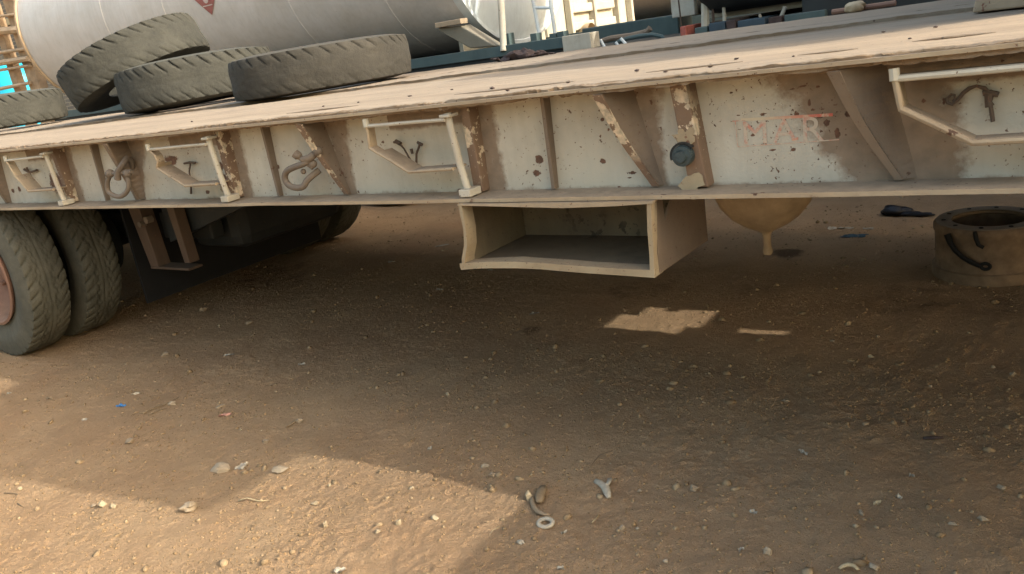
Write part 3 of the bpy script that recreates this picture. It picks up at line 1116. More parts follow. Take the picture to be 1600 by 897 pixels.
# --- ribs
for xt, xb in ((-3.76, -3.79), (-2.555, -2.565), (-1.315, -1.327), (-4.98, -5.0), (-6.2, -6.2)):
    b = MB()
    d = .027
    b.hexa([(xb - .006, YW - d * .75, .901), (xb + .006, YW - d * .75, .901), (xb + .006, YW + .01, .901), (xb - .006, YW + .01, .901),
            (xt - .006, YW - d * 1.3, 1.172), (xt + .006, YW - d * 1.3, 1.172), (xt + .006, YW + .01, 1.172), (xt - .006, YW + .01, 1.172)])
    b.build('rib', M['brown'], T, bevel=.001)

# --- triangular gussets (outrigger brackets) with an edge bar
for k, (xt, xb) in enumerate(GUS + [(-4.75, -4.78), (-6.0, -6.02)]):
    xw = xt + (0.10 if k >= 1 else 0.02)       # where it meets the web at the top
    if k == 3:
        xw = xt + .13
    GP = [((197, 225), (236, 318)), ((503, 195), (549, 315)), ((990, 150), (1040, 302)), ((1385, 112), (1440, 292))]
    if k < 4:
        xw, xwb = onY(*GP[k][0], YW)[0], onY(*GP[k][1], YW)[0]
    else:
        xw, xwb = xt + .02, xb + .02
    n = 12
    b = MB()
    th = .006
    for i in range(n):
        s0, s1 = i / n, (i + 1) / n

        def ed(s):
            sag = 0.018 * math.sin(s * PI) * (1 if k != 0 else 0.4)
            return (xb + (xt - xb) * s - sag * .6, 0.105 - 0.100 * s ** 1.15, .902 + (1.170 - .902) * s)

        def wb(s):
            return (xwb + (xw - xwb) * s, YW + .012, .902 + (1.170 - .902) * s)
        e0, e1, w0, w1 = ed(s0), ed(s1), wb(s0), wb(s1)
        b.hexa([(e0[0] - th, e0[1], e0[2]), (e0[0] + th, e0[1], e0[2]), (w0[0] + th, w0[1], w0[2]), (w0[0] - th, w0[1], w0[2]),
                (e1[0] - th, e1[1], e1[2]), (e1[0] + th, e1[1], e1[2]), (w1[0] + th, w1[1], w1[2]), (w1[0] - th, w1[1], w1[2])])
    g_ = b.build('gusset', M['brown'], T)
    b = MB()
    for i in range(n):
        e0, e1 = ed(i / n), ed((i + 1) / n)
        w0_, w1_ = .010 + .010 * i / n, .010 + .010 * (i + 1) / n
        b.hexa([(e0[0] - .007, e0[1] - .008, e0[2]), (e0[0] + w0_, e0[1] - .008, e0[2]), (e0[0] + w0_, e0[1], e0[2]), (e0[0] - .007, e0[1], e0[2]),
                (e1[0] - .007, e1[1] - .008, e1[2]), (e1[0] + w1_, e1[1] - .008, e1[2]), (e1[0] + w1_, e1[1], e1[2]), (e1[0] - .007, e1[1], e1[2])])
    b.build('gusset_edge', M['post'] if k in (1, 2) else M['brown'], g_)
# --- posts
for k, xp in enumerate(POSTS + [-5.3]):
    w = .018 if k != 3 else .026
    b = MB()
    xt = xp - (.014 if k == 3 else -.01)
    xb = xp + (.012 if k == 3 else 0)
    yf = .075 if k == 3 else .085
    b.hexa([(xb - w, yf, .901), (xb + w, yf, .901), (xb + w, YW + .01, .901), (xb - w, YW + .01, .901),
            (xt - w * .85, yf - .02, 1.172), (xt + w * .85, yf - .02, 1.172), (xt + w * .85, YW + .01, 1.172), (xt - w * .85, YW + .01, 1.172)])
    p = b.build('post', M['post'], T, bevel=.003)
    if k == 3:
        c = onY(1068, 243, .06)
        b = MB()
        b.lathe([(.0, -.020), (.014, -.020), (.017, -.012), (.026, -.011), (.028, -.004), (.028, .012)], (c[0], .056, c[2]), 'Y', 28)
        b.build('marker_lamp', M['lamp'], p, smooth=1)
        b = MB()
        b.lathe([(.0285, .002), (.035, .000), (.036, .014)], (c[0], .052, c[2]), 'Y', 28, a0=PI * .2, a1=PI * 1.1)
        b.build('lamp_hood', M['dark'], p, smooth=1)
        b = MB()
        for (px_, py_, rx, rz) in ((1072, 214, .030, .024), (1078, 290, .032, .034)):
            c = onY(px_, py_, .068)
            b = MB()
            n = 22
            rr = [1 + 1.0 * vnoise(np.array([i * .8]), np.array([px_ * .37]))[0] for i in range(n)]
            poly = [(c[0] + rx * rr[i] * math.cos(2 * PI * i / n), .0625 if px_ == 1072 else .0712, c[2] + rz * rr[i] * math.sin(2 * PI * i / n)) for i in range(n)]
            b.prism(poly, (0, -.0015, 0))
            b.build('paint_patch', M['frame'], p)

# --- tie rails (bent flat bar brackets) with their vertical pipes
RAILS = [((-4.446, 1.136), (-4.075, 1.139), (-4.403, 1.056), (-4.321, .978)),
         ((-3.202, 1.128), (-2.815, 1.130), (-3.182, 1.058), (-3.02, .973)),
         ((-1.953, 1.143), (-1.625, 1.140), (-1.957, 1.072), (-1.807, .988)),
         ((-0.374, 1.140), (-0.01, 1.140), (-0.363, 1.075), (-0.226, .995))]
for k, (a, bq, c_, d_) in enumerate(RAILS):
    Pth = [(bq[0], a[1] + (bq[1] - a[1])), a, c_, d_, (bq[0], d_[1] + .003)]
    if k == 1:
        Pth = [bq, a, (-3.172, 1.10), (-3.165, 1.075), (-3.182, 1.052), d_, (bq[0], .975)]
    b = MB()
    dense = []
    for i in range(len(Pth) - 1):
        p0, p1 = Vector((Pth[i][0], Pth[i][1])), Vector((Pth[i + 1][0], Pth[i + 1][1]))
        for s in np.linspace(0, 1, 6)[:-1]:
            dense.append(p0.lerp(p1, s))
    dense.append(Vector(Pth[-1][:2]))
    b.tube([(p.x, .018, p.y) for p in dense[5 if k != 1 else 5:]], .0056 if k < 3 else .0075, 8)
    rail = b.build('tie_rail', M['flange'], T, smooth=1, rough=.002)
    b = MB()
    b.tube([(p.x, .018, p.y) for p in dense[:6]], .0060 if k < 3 else .0078, 8)
    b.build('top_bar', M['cream'], rail, smooth=1, rough=.002)
    b = MB()
    for i in range(len(dense) - 1):
        p0, p1 = dense[i], dense[i + 1]
        if i < 5 and k < 3:
            continue
        d = (p1 - p0).normalized() * .0
        nx, nz = -(p1 - p0).y, (p1 - p0).x
        l = math.hypot(nx, nz)
        nx, nz = nx / l * .003, nz / l * .003
        ye = .085 if (p0.y < 1.07 or k == 3) else .05
        b.hexa([(p0.x - nx, .02, p0.y - nz), (p1.x - nx, .02, p1.y - nz), (p1.x - nx, ye, p1.y - nz), (p0.x - nx, ye, p0.y - nz),
                (p0.x + nx, .02, p0.y + nz), (p1.x + nx, .02, p1.y + nz), (p1.x + nx, ye, p1.y + nz), (p0.x + nx, ye, p0.y + nz)])
    b.build('rail_plate', M['flange'], rail)
    xp = bq[0]
    b = MB()
    b.tube([(xp - .012 * 0, .034, 1.158), (xp + .002, .034, 1.13), (xp + .014, .036, 1.0), (xp + .028, .04, .905)], [.0125, .0115, .0115, .0115], 12)
    b.build('pipe', M['cream'], rail, smooth=1)
    b = MB()
    b.box(xp - .018, xp + .022, .012, .06, 1.146, 1.156)
    b.build('pipe_bracket', M['cream'], rail, bevel=.003)
    b = MB()
    b.box(xp + .005, xp + .05, .016, .075, .901, .925)
    b.build('pipe_bracket', M['cream'], rail, bevel=.003)
    b = MB()
    b.tube([(a[0], .018, a[1] - .004), (a[0] - .002, .02, a[1] + .022)], .011, 8)
    b.build('rail_end', M['white'], rail, smooth=1)

# --- rusty hooks hanging on the web inside the rails
WH = [
    [[(1478, 152), (1480, 161), (1487, 163), (1495, 156), (1503, 145), (1514, 137), (1527, 133), (1540, 137), (1546, 142)], .004],
    [[(1480, 153), (1485, 147), (1490, 148), (1491, 154), (1487, 158)], .003],
    [[(1536, 145), (1548, 144), (1562, 147)], .006],
    [[(1547, 144), (1543, 158), (1545, 165)], .009],
    [[(1546, 163), (1548, 176), (1550, 189)], .0045],
    [[(616, 222), (624, 222), (632, 232), (640, 248), (648, 260)], .0035],
    [[(656, 224), (651, 240), (650, 258)], .0035],
    [[(643, 232), (645, 240)], .005], [[(619, 220), (627, 224)], .007], [[(652, 222), (659, 226)], .006],
    [[(298, 252), (296, 268), (297, 285), (298, 302)], .004],
    [[(288, 256), (297, 253), (305, 254)], .0055],
    [[(38, 265), (46, 270), (58, 266)], .006], [[(42, 262), (48, 275)], .005],
]
for pts, r in WH:
    b = MB()
    P = [onY(x, y, YW - .014) for x, y in pts]
    b.tube([tuple(p) for p in P], [r * (.75 + .5 * random.random()) for _ in P], 7)
    b.build('wire_hook', M['rust'], T, smooth=1, rough=.006)

# --- lettering painted on the web
cv = bpy.data.curves.new('letters', 'FONT')
cv.body = 'MAR'
cv.size = 0.092
cv.space_character = 1.18
tmp = bpy.data.objects.new('letters_tmp', cv)
COL.objects.link(tmp)
bpy.context.view_layer.update()
dg = bpy.context.evaluated_depsgraph_get()
tm = bpy.data.meshes.new_from_object(tmp.evaluated_get(dg))
lv = np.array([x.co[:] for x in tm.vertices])
x0, z0_ = onY(1163, 226, YW)[0], onY(1163, 226, YW)[2]
x1 = onY(1287, 215, YW)[0]
sx = (x1 - x0) / (lv[:, 0].max() - lv[:, 0].min())
lx, lz = x0 + (lv[:, 0] - lv[:, 0].min()) * sx, z0_ + (lv[:, 1] - lv[:, 1].min()) * .92
lv2 = np.stack([lx, YW + .006 * fbm(lx, lz, 2.2, 3) - .0016, lz], 1)
b = MB()
b.add(lv2, [tuple(p.vertices) for p in tm.polygons])
b.build('lettering', M['red'], T)
bpy.data.objects.remove(tmp)


def band(name, p0, p1, w, mat, y=YW - .005):
    a, c = onY(*p0, y), onY(*p1, y)
    b = MB()
    n_ = 12
    xs = np.linspace(a[0], c[0], n_)
    zs = np.linspace(a[2], c[2], n_)
    for i in range(n_ - 1):
        q_ = [(xs[i], zs[i] - w / 2), (xs[i + 1], zs[i + 1] - w / 2), (xs[i + 1], zs[i + 1] + w / 2), (xs[i], zs[i] + w / 2)]
        b.add([(qx, YW + .006 * float(fbm(np.array([qx]), np.array([qz]), 2.2, 3)[0]) - (YW - y) + .004, qz) for qx, qz in q_], [(0, 1, 2, 3)])
    b.build(name, mat, T)


band('painted_line', (1156, 188), (1300, 180), .007, M['redline'])
band('painted_line', (1236, 219), (1246, 217), .006, M['redline'], YW - .0057)
for p0, p1, w_ in (((1152, 230), (1310, 219), .0025), ((1143, 190), (1163, 189), .0025)):
    band('faint_outline', p0, p1, w_, M['red'], YW - .0054)
a, c = onY(1148, 190, YW - .001), onY(1152, 229, YW - .001)
b = MB()
b.add([(a[0], a[1], a[2]), (a[0] + .0025, a[1], a[2]), (c[0] + .0025, c[1], c[2]), (c[0], c[1], c[2])], [(3, 2, 1, 0)])
b.build('faint_outline', M['red'], T)

# --- storage box under the beam
SB = bpy.data.objects.new('storage_box', None)
COL.objects.link(SB)
SB.parent = T
SB.location = Vector((-1.3, .2, .68)) - Vector(T.location)
TL = onY(718, 322, .0)
BL = onY(722, 420, .0)
BR = onY(1023, 431, .0)
TR = onY(1018, 317, .0)
Z_T = .883


def lin(p, q, n, f=None):
    r = []
    for i in range(n + 1):
        s = i / n
        r.append(tuple(np.array(p) * (1 - s) + np.array(q) * s + (np.array(f(s)) if f else 0)))
    return r


bot = [tuple(onY(x, y, .0)) for x, y in ((720, 422), (745, 420), (768, 419), (805, 419), (844, 421), (880, 424), (915, 427), (974, 431), (1023, 434))]
lef = [tuple(onY(x, y, .0)) for x, y in ((716, 318), (719, 335), (724, 360), (725, 385), (722, 405), (722, 420))]
rig = [tuple(onY(x, y, .0)) for x, y in ((1023, 433), (1020, 400), (1019, 360), (1018, 318))]


def bar(path, wx, wz, d, name, mat, parent):
    """flat front frame member following path, width inward (wx,wz), depth d along Y"""
    b = MB()
    for i in range(len(path) - 1):
        p, q = path[i], path[i + 1]
        b.hexa([(p[0], p[1], p[2]), (q[0], q[1], q[2]), (q[0], q[1] + d, q[2]), (p[0], p[1] + d, p[2]),
                (p[0] + wx, p[1], p[2] + wz), (q[0] + wx, q[1], q[2] + wz), (q[0] + wx, q[1] + d, q[2] + wz), (p[0] + wx, p[1] + d, p[2] + wz)])
    return b.build(name, mat, parent, rough=.004)


bar(bot, 0, .020, .05, 'front_frame', M['frame'], SB)
bar([(p[0], p[1] + .001, p[2]) for p in lef], .012, .0, .05, 'front_frame', M['frame'], SB)
bar([(p[0] - .013, p[1] + .001, p[2] + .002) for p in rig], .013, 0, .03, 'front_frame', M['frame'], SB)
xL, xR = BL[0] + .004, BR[0] - .004
zb = .676
b = MB()
pan = [tuple(onY(x, y, .0)) for x, y in ((715, 321), (800, 323), (880, 325), (960, 322), (1020, 318))]
for i in range(4):
    p, q = pan[i], pan[i + 1]
    b.hexa([(p[0], -.002, p[2]), (q[0], -.002, q[2]), (q[0], .03, q[2]), (p[0], .03, p[2]),
            (p[0], -.002, .884), (q[0], -.002, .884), (q[0], .03, .884), (p[0], .03, .884)])
b.build('top_lip', M['flange'], SB)
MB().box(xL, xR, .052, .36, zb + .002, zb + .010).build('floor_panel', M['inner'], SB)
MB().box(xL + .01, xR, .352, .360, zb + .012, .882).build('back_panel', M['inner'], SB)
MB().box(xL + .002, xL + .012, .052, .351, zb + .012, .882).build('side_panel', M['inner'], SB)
poly = [(xR, .03, .884), (xR, .03, .676), (xR + .006, .36, .674), (xR + .006, .36, .884), (xR + .004, .17, .884), (xR + .003, .085, .81), (xR + .003, .08, .884)]
b = MB()
b.prism(poly, (.007, 0, 0))
b.build('side_panel', M['brown'], SB)

# --- funnel hanging under the deck
c = onY(1200, 398, 1.0)
b = MB()
zt = c[2]
prof = [(.0, zt), (.014, zt + .002), (.018, zt + .012), (.015, zt + .028), (.013, zt + .04), (.014, zt + .075), (.020, zt + .088), (.045, zt + .102), (.085, zt + .122), (.125, zt + .152),
        (.160, zt + .195), (.180, zt + .245), (.19, zt + .34), (.19, 1.147), (.0, 1.147)]
b.lathe(prof, (c[0], 1.0, 0), 'Z', 28)
b.build('drain_funnel', M['funnel'], T, smooth=1)

# --- suspension: spring hangers, axle tube, rusty brackets
xa = -5.2
b = MB()
b.tube([(xa, .15, .5), (xa, 2.55, .5)], .065, 14)
b.build('axle_tube', M['dark'], T, smooth=1)
for dx in (0, ):
    c0, c1 = onY(212, 330, .62), onY(248, 415, .62)
    d0, d1 = onY(265, 335, .62), onY(290, 400, .62)
    b = MB()
    b.hexa([(c1[0] - .05, .60, c1[2]), (c1[0] + .03, .60, c1[2]), (c1[0] + .03, .68, c1[2]), (c1[0] - .05, .68, c1[2]),
            (c0[0] - .06, .60, .88), (c0[0] + .06, .60, .88), (c0[0] + .06, .68, .88), (c0[0] - .06, .68, .88)])
    b.box(c1[0] - .05, d1[0] + .03, .598, .69, c1[2] - .014, c1[2])
    b.hexa([(d1[0] - .02, .615, d1[2] - .04), (d1[0] + .03, .615, d1[2] - .04), (d1[0] + .03, .68, d1[2] - .04), (d1[0] - .02, .68, d1[2] - .04),
            (d0[0] - .02, .615, .88), (d0[0] + .05, .615, .88), (d0[0] + .05, .68, .88), (d0[0] - .02, .68, .88)])
    b.build('spring_hanger', M['rust'], T, bevel=.003)
    for (x, y, r) in ((232, 343, .022), (222, 350, .018)):
        c = onY(x, y, .59)
        b = MB()
        b.lathe([(0, -.02), (r, -.018), (r, .02)], (c[0], c[1], c[2]), 'Y', 6)
        b.build('hanger_bolt', M['shackle'], T)
b = MB()
b.hexa([(-4.35, .70, .52), (-3.1, .70, .86), (-3.1, .76, .86), (-4.35, .76, .52), (-4.35, .70, .85), (-3.1, .70, .884), (-3.1, .76, .884), (-4.35, .76, .85)])
b.build('equaliser_plate', M['dark'], T)
b = MB()
b.box(-4.4, -3.0, 1.75, 1.83, .62, .80)
b.build('far_hanger_plate', M['dark'], T)


# ---- tyres
def tyre_mesh(R, w, Rb, name, mat, NL=44, depth=.011, wear=1.0, seed=0, N=352, lugw=.16, lowlug=1.0, ribs=1.0):
    """tyre lying round its Z axis, centre at origin"""
    tread = np.linspace(-1, 1, 31)
    th = np.linspace(0, 2 * PI, N, endpoint=False)
    prof = []
    hw = w / 2
    tw = hw * .86
    side = []      # (r, z) from tread edge to the bead
    for s in np.linspace(0, 1, 11)[1:]:
        r = R - .012 - (R - .012 - Rb) * s
        z = tw + (hw - tw) * math.sin(min(1, s * 1.6) * PI / 2) - (.03 * max(0, s - .45) / .55)
        side.append((r, z))
    rows = []
    grv = []
    for (r, z) in side[::-1]:
        rows.append((np.full(N, r) + .0015 * np.sin(th * 3 + seed), np.full(N, -z)))
        grv.append(np.zeros(N))
    for v in tread:
        r = R - .012 * abs(v) ** 4
        ph = (th * NL / (2 * PI) + 1.5 * v) % 1.0
        g = np.zeros(N)
        if abs(v) > .40:
            wd = lugw * (.35 + 1.1 * (abs(v) - .40))
            g = np.maximum(g, np.clip((wd - np.abs(ph - .5)) / .06, 0, 1) * (1 if v > 0 else lowlug))
        zz = .34 + .05 * np.sign(np.sin(th * NL))
        g = np.maximum(g, np.clip((.05 - np.abs(abs(v) - zz)) / .02, 0, 1) * .8 * ribs)
        g = np.maximum(g, np.clip((.035 - abs(v)) / .02, 0, 1) * .6 * ribs * np.ones(N))
        rr = r - depth * g * wear * (1 + .5 * vnoise(th * 6 + seed, th * 0 + v * 3))
        rr = rr + .005 * vnoise(th * 9 + seed, th * 0 + v * 4) + .010 * vnoise(th * 2.5 + seed, th * 0 + v * 1.3)
        rows.append((rr, np.full(N, v * tw)))
        grv.append(g)
    for (r, z) in side:
        rows.append((np.full(N, r) + .0015 * np.sin(th * 2 + seed), np.full(N, z)))
        grv.append(np.zeros(N))
    # inner casing
    for (r, z) in [(Rb + .02, hw - .05), (Rb + .10, hw - .025), (R - .05, tw * .8), (R - .04, 0), (R - .05, -tw * .8), (Rb + .10, -hw + .025), (Rb + .02, -hw + .05)]:
        rows.append((np.full(N, r), np.full(N, z)))
        grv.append(np.full(N, .7))
    K = len(rows)
    Rr = np.stack([q[0] for q in rows], 1)
    Zz = np.stack([q[1] for q in rows], 1)
    X = Rr * np.cos(th)[:, None]
    Y = Rr * np.sin(th)[:, None]
    V = np.stack([X, Y, Zz], -1).reshape(-1, 3)
    i = np.arange(N)[:, None]
    j = np.arange(K)[None]
    a = i * K + j
    b_ = ((i + 1) % N) * K + j
    c = ((i + 1) % N) * K + (j + 1) % K
    d = i * K + (j + 1) % K
    q = np.stack([a + 0 * j, b_, c, d], -1).reshape(-1, 4)
    me = bpy.data.meshes.new(name)
    me.vertices.add(len(V))
    me.vertices.foreach_set('co', V.ravel())
    me.loops.add(len(q) * 4)
    me.polygons.add(len(q))
    me.loops.foreach_set('vertex_index', q.ravel().astype(np.int32))
    me.polygons.foreach_set('loop_start', np.arange(0, len(q) * 4, 4, dtype=np.int32))
    me.polygons.foreach_set('use_smooth', np.ones(len(q), bool))
    me.update(calc_edges=True)
    me.set_sharp_from_angle(angle=math.radians(50))
    at = me.attributes.new('groove', 'FLOAT', 'POINT')
    at.data.foreach_set('value', np.stack(grv, 1).ravel().astype(np.float32))
    me.materials.append(M[mat])
    return me


TY = tyre_mesh(.50, .25, .29, 'tyre', 'rubber_dark', NL=46, depth=.010, lugw=.13, ribs=.6)


def rim_mesh():
    b = MB()
    b.lathe([(.292, -.10), (.30, -.115), (.285, -.12), (.27, -.10), (.262, -.03), (.24, .02), (.20, .05), (.13, .055), (.11, .02), (.06, .0), (.0, -.005)],
            (0, 0, 0), 'Y', 40)
    for k in range(10):
        a = 2 * PI * k / 10
        b.lathe([(0, .015), (.016, .018), (.016, .05)], (.165 * math.cos(a), 0, .165 * math.sin(a)), 'Y', 6)
    o = b.build('wheel', M['rim'], T, smooth=1)
    return o


first = rim_mesh()
rim_me = first.data
# move rim mesh so that its centre is the object's origin
off = Vector(T.location)
for v in rim_me.vertices:
    v.co += off
first.location = Vector((xa, .145, .50)) - off


rim_shaded = rim_me.copy()
rim_shaded.materials.clear()
rim_shaded.materials.append(M['dark'])  # rim copy coloured dark to stand in for shade around the wheels


def add_tyre(w):
    t = bpy.data.objects.new('tyre', TY)
    COL.objects.link(t)
    t.parent = w
    t.rotation_euler = (PI / 2, random.random() * 6, 0)


add_tyre(first)
for (x, y, flip) in ((xa, .46, 1), (xa, 2.19, 0), (xa, 2.525, 1), (xa - 1.3, .145, 0), (xa - 1.3, .46, 1), (xa - 1.3, 2.19, 0), (xa - 1.3, 2.525, 1)):
    w = bpy.data.objects.new('wheel', rim_shaded)
    COL.objects.link(w)
    w.parent = T
    w.location = Vector((x, y, .50)) - off
    if flip:
        w.rotation_euler = (0, 0, PI)
    add_tyre(w)
MB().box(-6.9, -4.15, .84, .93, .50, .66).build('leaf_spring', M['dark'], T, bevel=.01)
MB().box(-6.9, -4.15, 1.78, 1.87, .50, .66).build('leaf_spring', M['dark'], T, bevel=.01)
MB().box(-4.55, -4.05, .95, 1.80, .40, .86).build('dark_fill_box', M['dark'], T, bevel=.08)  # dark box added to deepen the shade behind the wheels
MB().box(-4.64, -4.62, .62, 2.03, .16, .88).build('dark_fill_sheet', M['black'], T)  # black sheet put in where the under-trailer shade should be
MB().box(-7.2, -4.7, 1.15, 1.65, .36, .90).build('dark_fill_block', M['black'], T, bevel=.02)  # black block filling in for the dark between the wheels
for y_ in (.66, 2.0):
    b = MB()
    b.lathe([(.0, 0), (.21, 0), (.21, .16), (.0, .16)], (xa, y_ - .05, .5), 'Y', 32)
    b.build('brake_housing', M['dark'], T, smooth=1)
b = MB()
b.tube([(xa - 1.3, .15, .5), (xa - 1.3, 2.55, .5)], .065, 14)
b.build('axle_tube', M['dark'], T, smooth=1)

# ---- gooseneck foot, plus unseen panels added beyond the frame to shade deck and ground
b = MB()
prof = [(.82, ZD + .02), (.70, 1.58), (.80, 1.95), (1.10, 2.45), (1.2, 2.62), (2.75, 2.62), (2.75, ZD + .02)]
b.prism([(-.12, y, z) for y, z in prof], (.02, 0, 0))
b.build('deck_shade_plate', M['mottled'], T)  # added plate, outline follows the shadow wanted on the deck
c0, c1 = onZ(1520, 19, ZD + .01), onZ(1600, 13, ZD + .01)
b = MB()
x0, y0 = c0[0], c0[1] - .02
b.hexa([(x0, y0, ZD + .008), (.0, y0 - .10, ZD + .008), (.0, y0 + .35, ZD + .008), (x0, y0 + .45, ZD + .008),
        (x0 + .07, y0, ZD + .32), (.0, y0 - .10, ZD + .42), (.0, y0 + .35, ZD + .42), (x0 + .07, y0 + .45, ZD + .32)])
b.build('gooseneck_foot', M['mottled'], T, bevel=.006)
b = MB()
b.box(.34, .40, -.72, .12, .30, 1.09)
b.build('low_shade_panel', M['cream'], T)  # unseen panel added to shade the right foreground
b = MB()
b.prism([(.33, -.37, 1.72), (.33, .09, 1.72), (.33, .31, 3.1), (.33, -.47, 3.1)], (.03, 0, 0))
b.build('high_shade_board', M['brown'], T)  # unseen board added, cut to the shadow at the left foreground
b = MB()
b.box(.36, .39, .05, .09, 1.0, 2.9)
b.build('shade_board_post', M['brown'], T)  # post carrying the added shade board


# ================================================================== SHACKLES
def bow(name, pins, bow_pts, r, label, eyes):
    root = thing(name, tuple(onY(*pins[0], .045)), label, 'shackle', 'shackles on the side beam')
    b = MB()
    P = [onY(x, y, d) for x, y, d in bow_pts]
    # smooth path
    Q = []
    for i in range(len(P) - 1):
        p0 = P[max(i - 1, 0)]
        p1, p2 = P[i], P[i + 1]
        p3 = P[min(i + 2, len(P) - 1)]
        for s in np.linspace(0, 1, 6)[:-1]:
            Q.append(tuple(.5 * ((2 * p1) + (-p0 + p2) * s + (2 * p0 - 5 * p1 + 4 * p2 - p3) * s * s + (-p0 + 3 * p1 - 3 * p2 + p3) * s ** 3)))
    Q.append(tuple(P[-1]))
    b.tube(Q, r, 12)
    b.build('bow', M['shackle'], root, smooth=2)
    b = MB()
    a, c = onY(*pins[0], .03), onY(*pins[1], .05)
    b.tube([tuple(a), tuple(c)], r * .9, 12)
    d = (np.array(c) - np.array(a))
    d /= np.linalg.norm(d)
    b.tube([tuple(a - d * .012), tuple(a + d * .003)], r * 1.5, 8)
    b.build('pin', M['shackle'], root, smooth=1)
    for (x, y, dd, rr) in eyes:
        c = onY(x, y, dd)
        b = MB()
        b.add(IV2 * rr + c, IF2.tolist())
        b.build('eye', M['shackle'], root, smooth=2)
    return root


bow('shackle', [(171, 272), (206, 268)], [(172, 273, .03), (168, 285, .03), (169, 298, .03), (177, 305, .03), (188, 307, .03), (197, 301, .035), (201, 290, .04), (199, 272, .045)],
    .0105, 'rusty bow shackle hanging straight down from the left bracket', [(172, 271, .03, .019), (199, 271, .045, .019), (184, 272, .035, .016)])
b = MB()
P = [onY(x, y, d) for x, y, d in ((184, 280, .03), (184, 268, .03), (192, 256, .04), (198, 247, .07), (205, 250, .09), (207, 262, .1))]
b.tube([tuple(p) for p in P], [.015, .013, .012, .012, .012, .010], 10)
o = b.build('link', M['shackle'], [x for x in bpy.data.objects if x.name == 'shackle'][0], smooth=1)

s2 = bow('shackle', [(465, 243), (490, 262)], [(487, 247, .05), (474, 256, .03), (458, 262, .03), (448, 268, .03), (445, 278, .03), (450, 288, .03), (460, 293, .03), (473, 292, .035), (480, 282, .045), (490, 273, .06), (499, 266, .08)],
         .0115, 'rusty bow shackle swung sideways on the middle bracket', [(466, 243, .03, .014), (474, 268, .04, .010), (489, 256, .05, .015)])
b = MB()
P = [onY(x, y, d) for x, y, d in ((472, 250, .03), (484, 247, .04), (495, 238, .06), (503, 233, .09))]
b.tube([tuple(p) for p in P], [.012, .014, .013, .012], 10)
b.add(IV2 * .017 + onY(497, 236, .05), IF2.tolist())
b.build('link', M['shackle'], s2, smooth=1)


# ================================================================== TYRES ON THE DECK
def deck_tyre(px, zc, R, w, mesh, rot, label, spin=0.0):
    o = bpy.data.objects.new('truck_tyre', mesh)
    COL.objects.link(o)
    o.location = (px[0], px[1], zc)
    o.rotation_mode = 'QUATERNION'
    q = Matrix.Rotation(rot[0], 4, 'X') @ Matrix.Rotation(rot[1], 4, 'Y') @ Matrix.Rotation(spin, 4, 'Z')
    o.rotation_quaternion = q.to_quaternion()
    tag(o, label, 'tyre', 'old tyres on the trailer deck')
    return o


DA = tyre_mesh(.565, .32, .30, 'truck_tyre', 'rubber', NL=36, depth=.016, wear=.9, seed=4, N=432, lugw=.15, lowlug=.5, ribs=.12)
DB = tyre_mesh(.56, .265, .30, 'truck_tyre', 'rubber_brown', NL=36, depth=.013, wear=.8, seed=9, N=432, lugw=.11, lowlug=.35, ribs=.06)
deck_tyre((-4.05, 1.84), ZD + .14, .56, .3, DB, (math.radians(0), math.radians(-1)), 'bald dusty tyre lying flat nearest the middle of the deck', 1.0)
deck_tyre((-5.55, 2.0), ZD + .185, .56, .3, DA, (math.radians(0), math.radians(-3)), 'grooved tyre lying flat under the leaning tyre', .3)
deck_tyre((-6.25, 1.98), ZD + .385, .56, .3, DA, (math.radians(9), math.radians(-17)), 'worn tyre leaning over the one beside it', 2.0)
deck_tyre((-8.9, 2.1), ZD + .19, .56, .3, DA, (0, 0), 'dusty tyre lying flat at the far left end of the deck', 2.5)


# crumbs lying on the deck
b = MB()
for (x, y, r) in [(995, 110, .012), (770, 138, .014), (793, 141, .009), (1110, 103, .014), (888, 128, .010), (1150, 92, .010), (706, 140, .008), (1462, 42, .008), (1422, 60, .007),
                  (560, 160, .008), (640, 150, .01), (505, 166, .008), (300, 190, .009), (1040, 112, .008), (1240, 88, .006), (1380, 50, .008)]:
    c = onZ(x, y, ZD + .004)
    r *= .6
    b.add(IV * np.array([r * 1.3, r, r * .6]) * RNG.uniform(.7, 1.3, (len(IV), 1)) + c, IF.tolist())
o = b.build('deck_crumbs', M['rag'], None)
tag(o, 'dark crumbs of dirt scattered on the dusty deck', 'dirt', kind='stuff')
# small heap of rags and a stone by the far deck edge
b = MB()
for k, (x, y, w, h) in enumerate([(800, 96, .06, .015), (812, 92, .07, .030), (823, 90, .06, .035), (832, 90, .07, .022), (845, 88, .05, .030), (853, 88, .05, .015), (790, 99, .09, .010), (820, 94, .10, .018)]):
    c = onY(x, y, 2.68)
    v = IV2 * (1 + .6 * vnoise(IV2[:, 0] * 2 + k * 5, IV2[:, 2] * 2 + IV2[:, 1] * 2))[:, None]
    b.add(v * np.array([w, .06, h]) + np.array([c[0], 2.68, ZD + h * .7]), IF2.tolist())
tag(b.build('rag_heap', M['rag'], None, smooth=1, rough=.05), 'small heap of brown rags on the far edge of the deck', 'rags')
b = MB()
c = onY(1335, 16, 2.72)
v = IV2 * (1 + .5 * vnoise(IV2[:, 0] * 2 + 3, IV2[:, 2] * 2 + IV2[:, 1] * 2))[:, None]
b.add(v * np.array([.05, .04, .03]) + np.array([c[0], 2.72, ZD + .03]), IF2.tolist())
tag(b.build('rubble_lump', M['funnel'], None, smooth=2), 'tan lump of rubble on the far deck edge at right', 'rubble')
b = MB()
b.tube([(onY(1300, 18, 2.76)[0], 2.76, ZD + .02), (onY(1400, 10, 2.76)[0], 2.76, ZD + .022)], .014, 8)
tag(b.build('rusty_bar', M['rim'], None), 'rusty red bar lying along the far deck edge', 'bar')

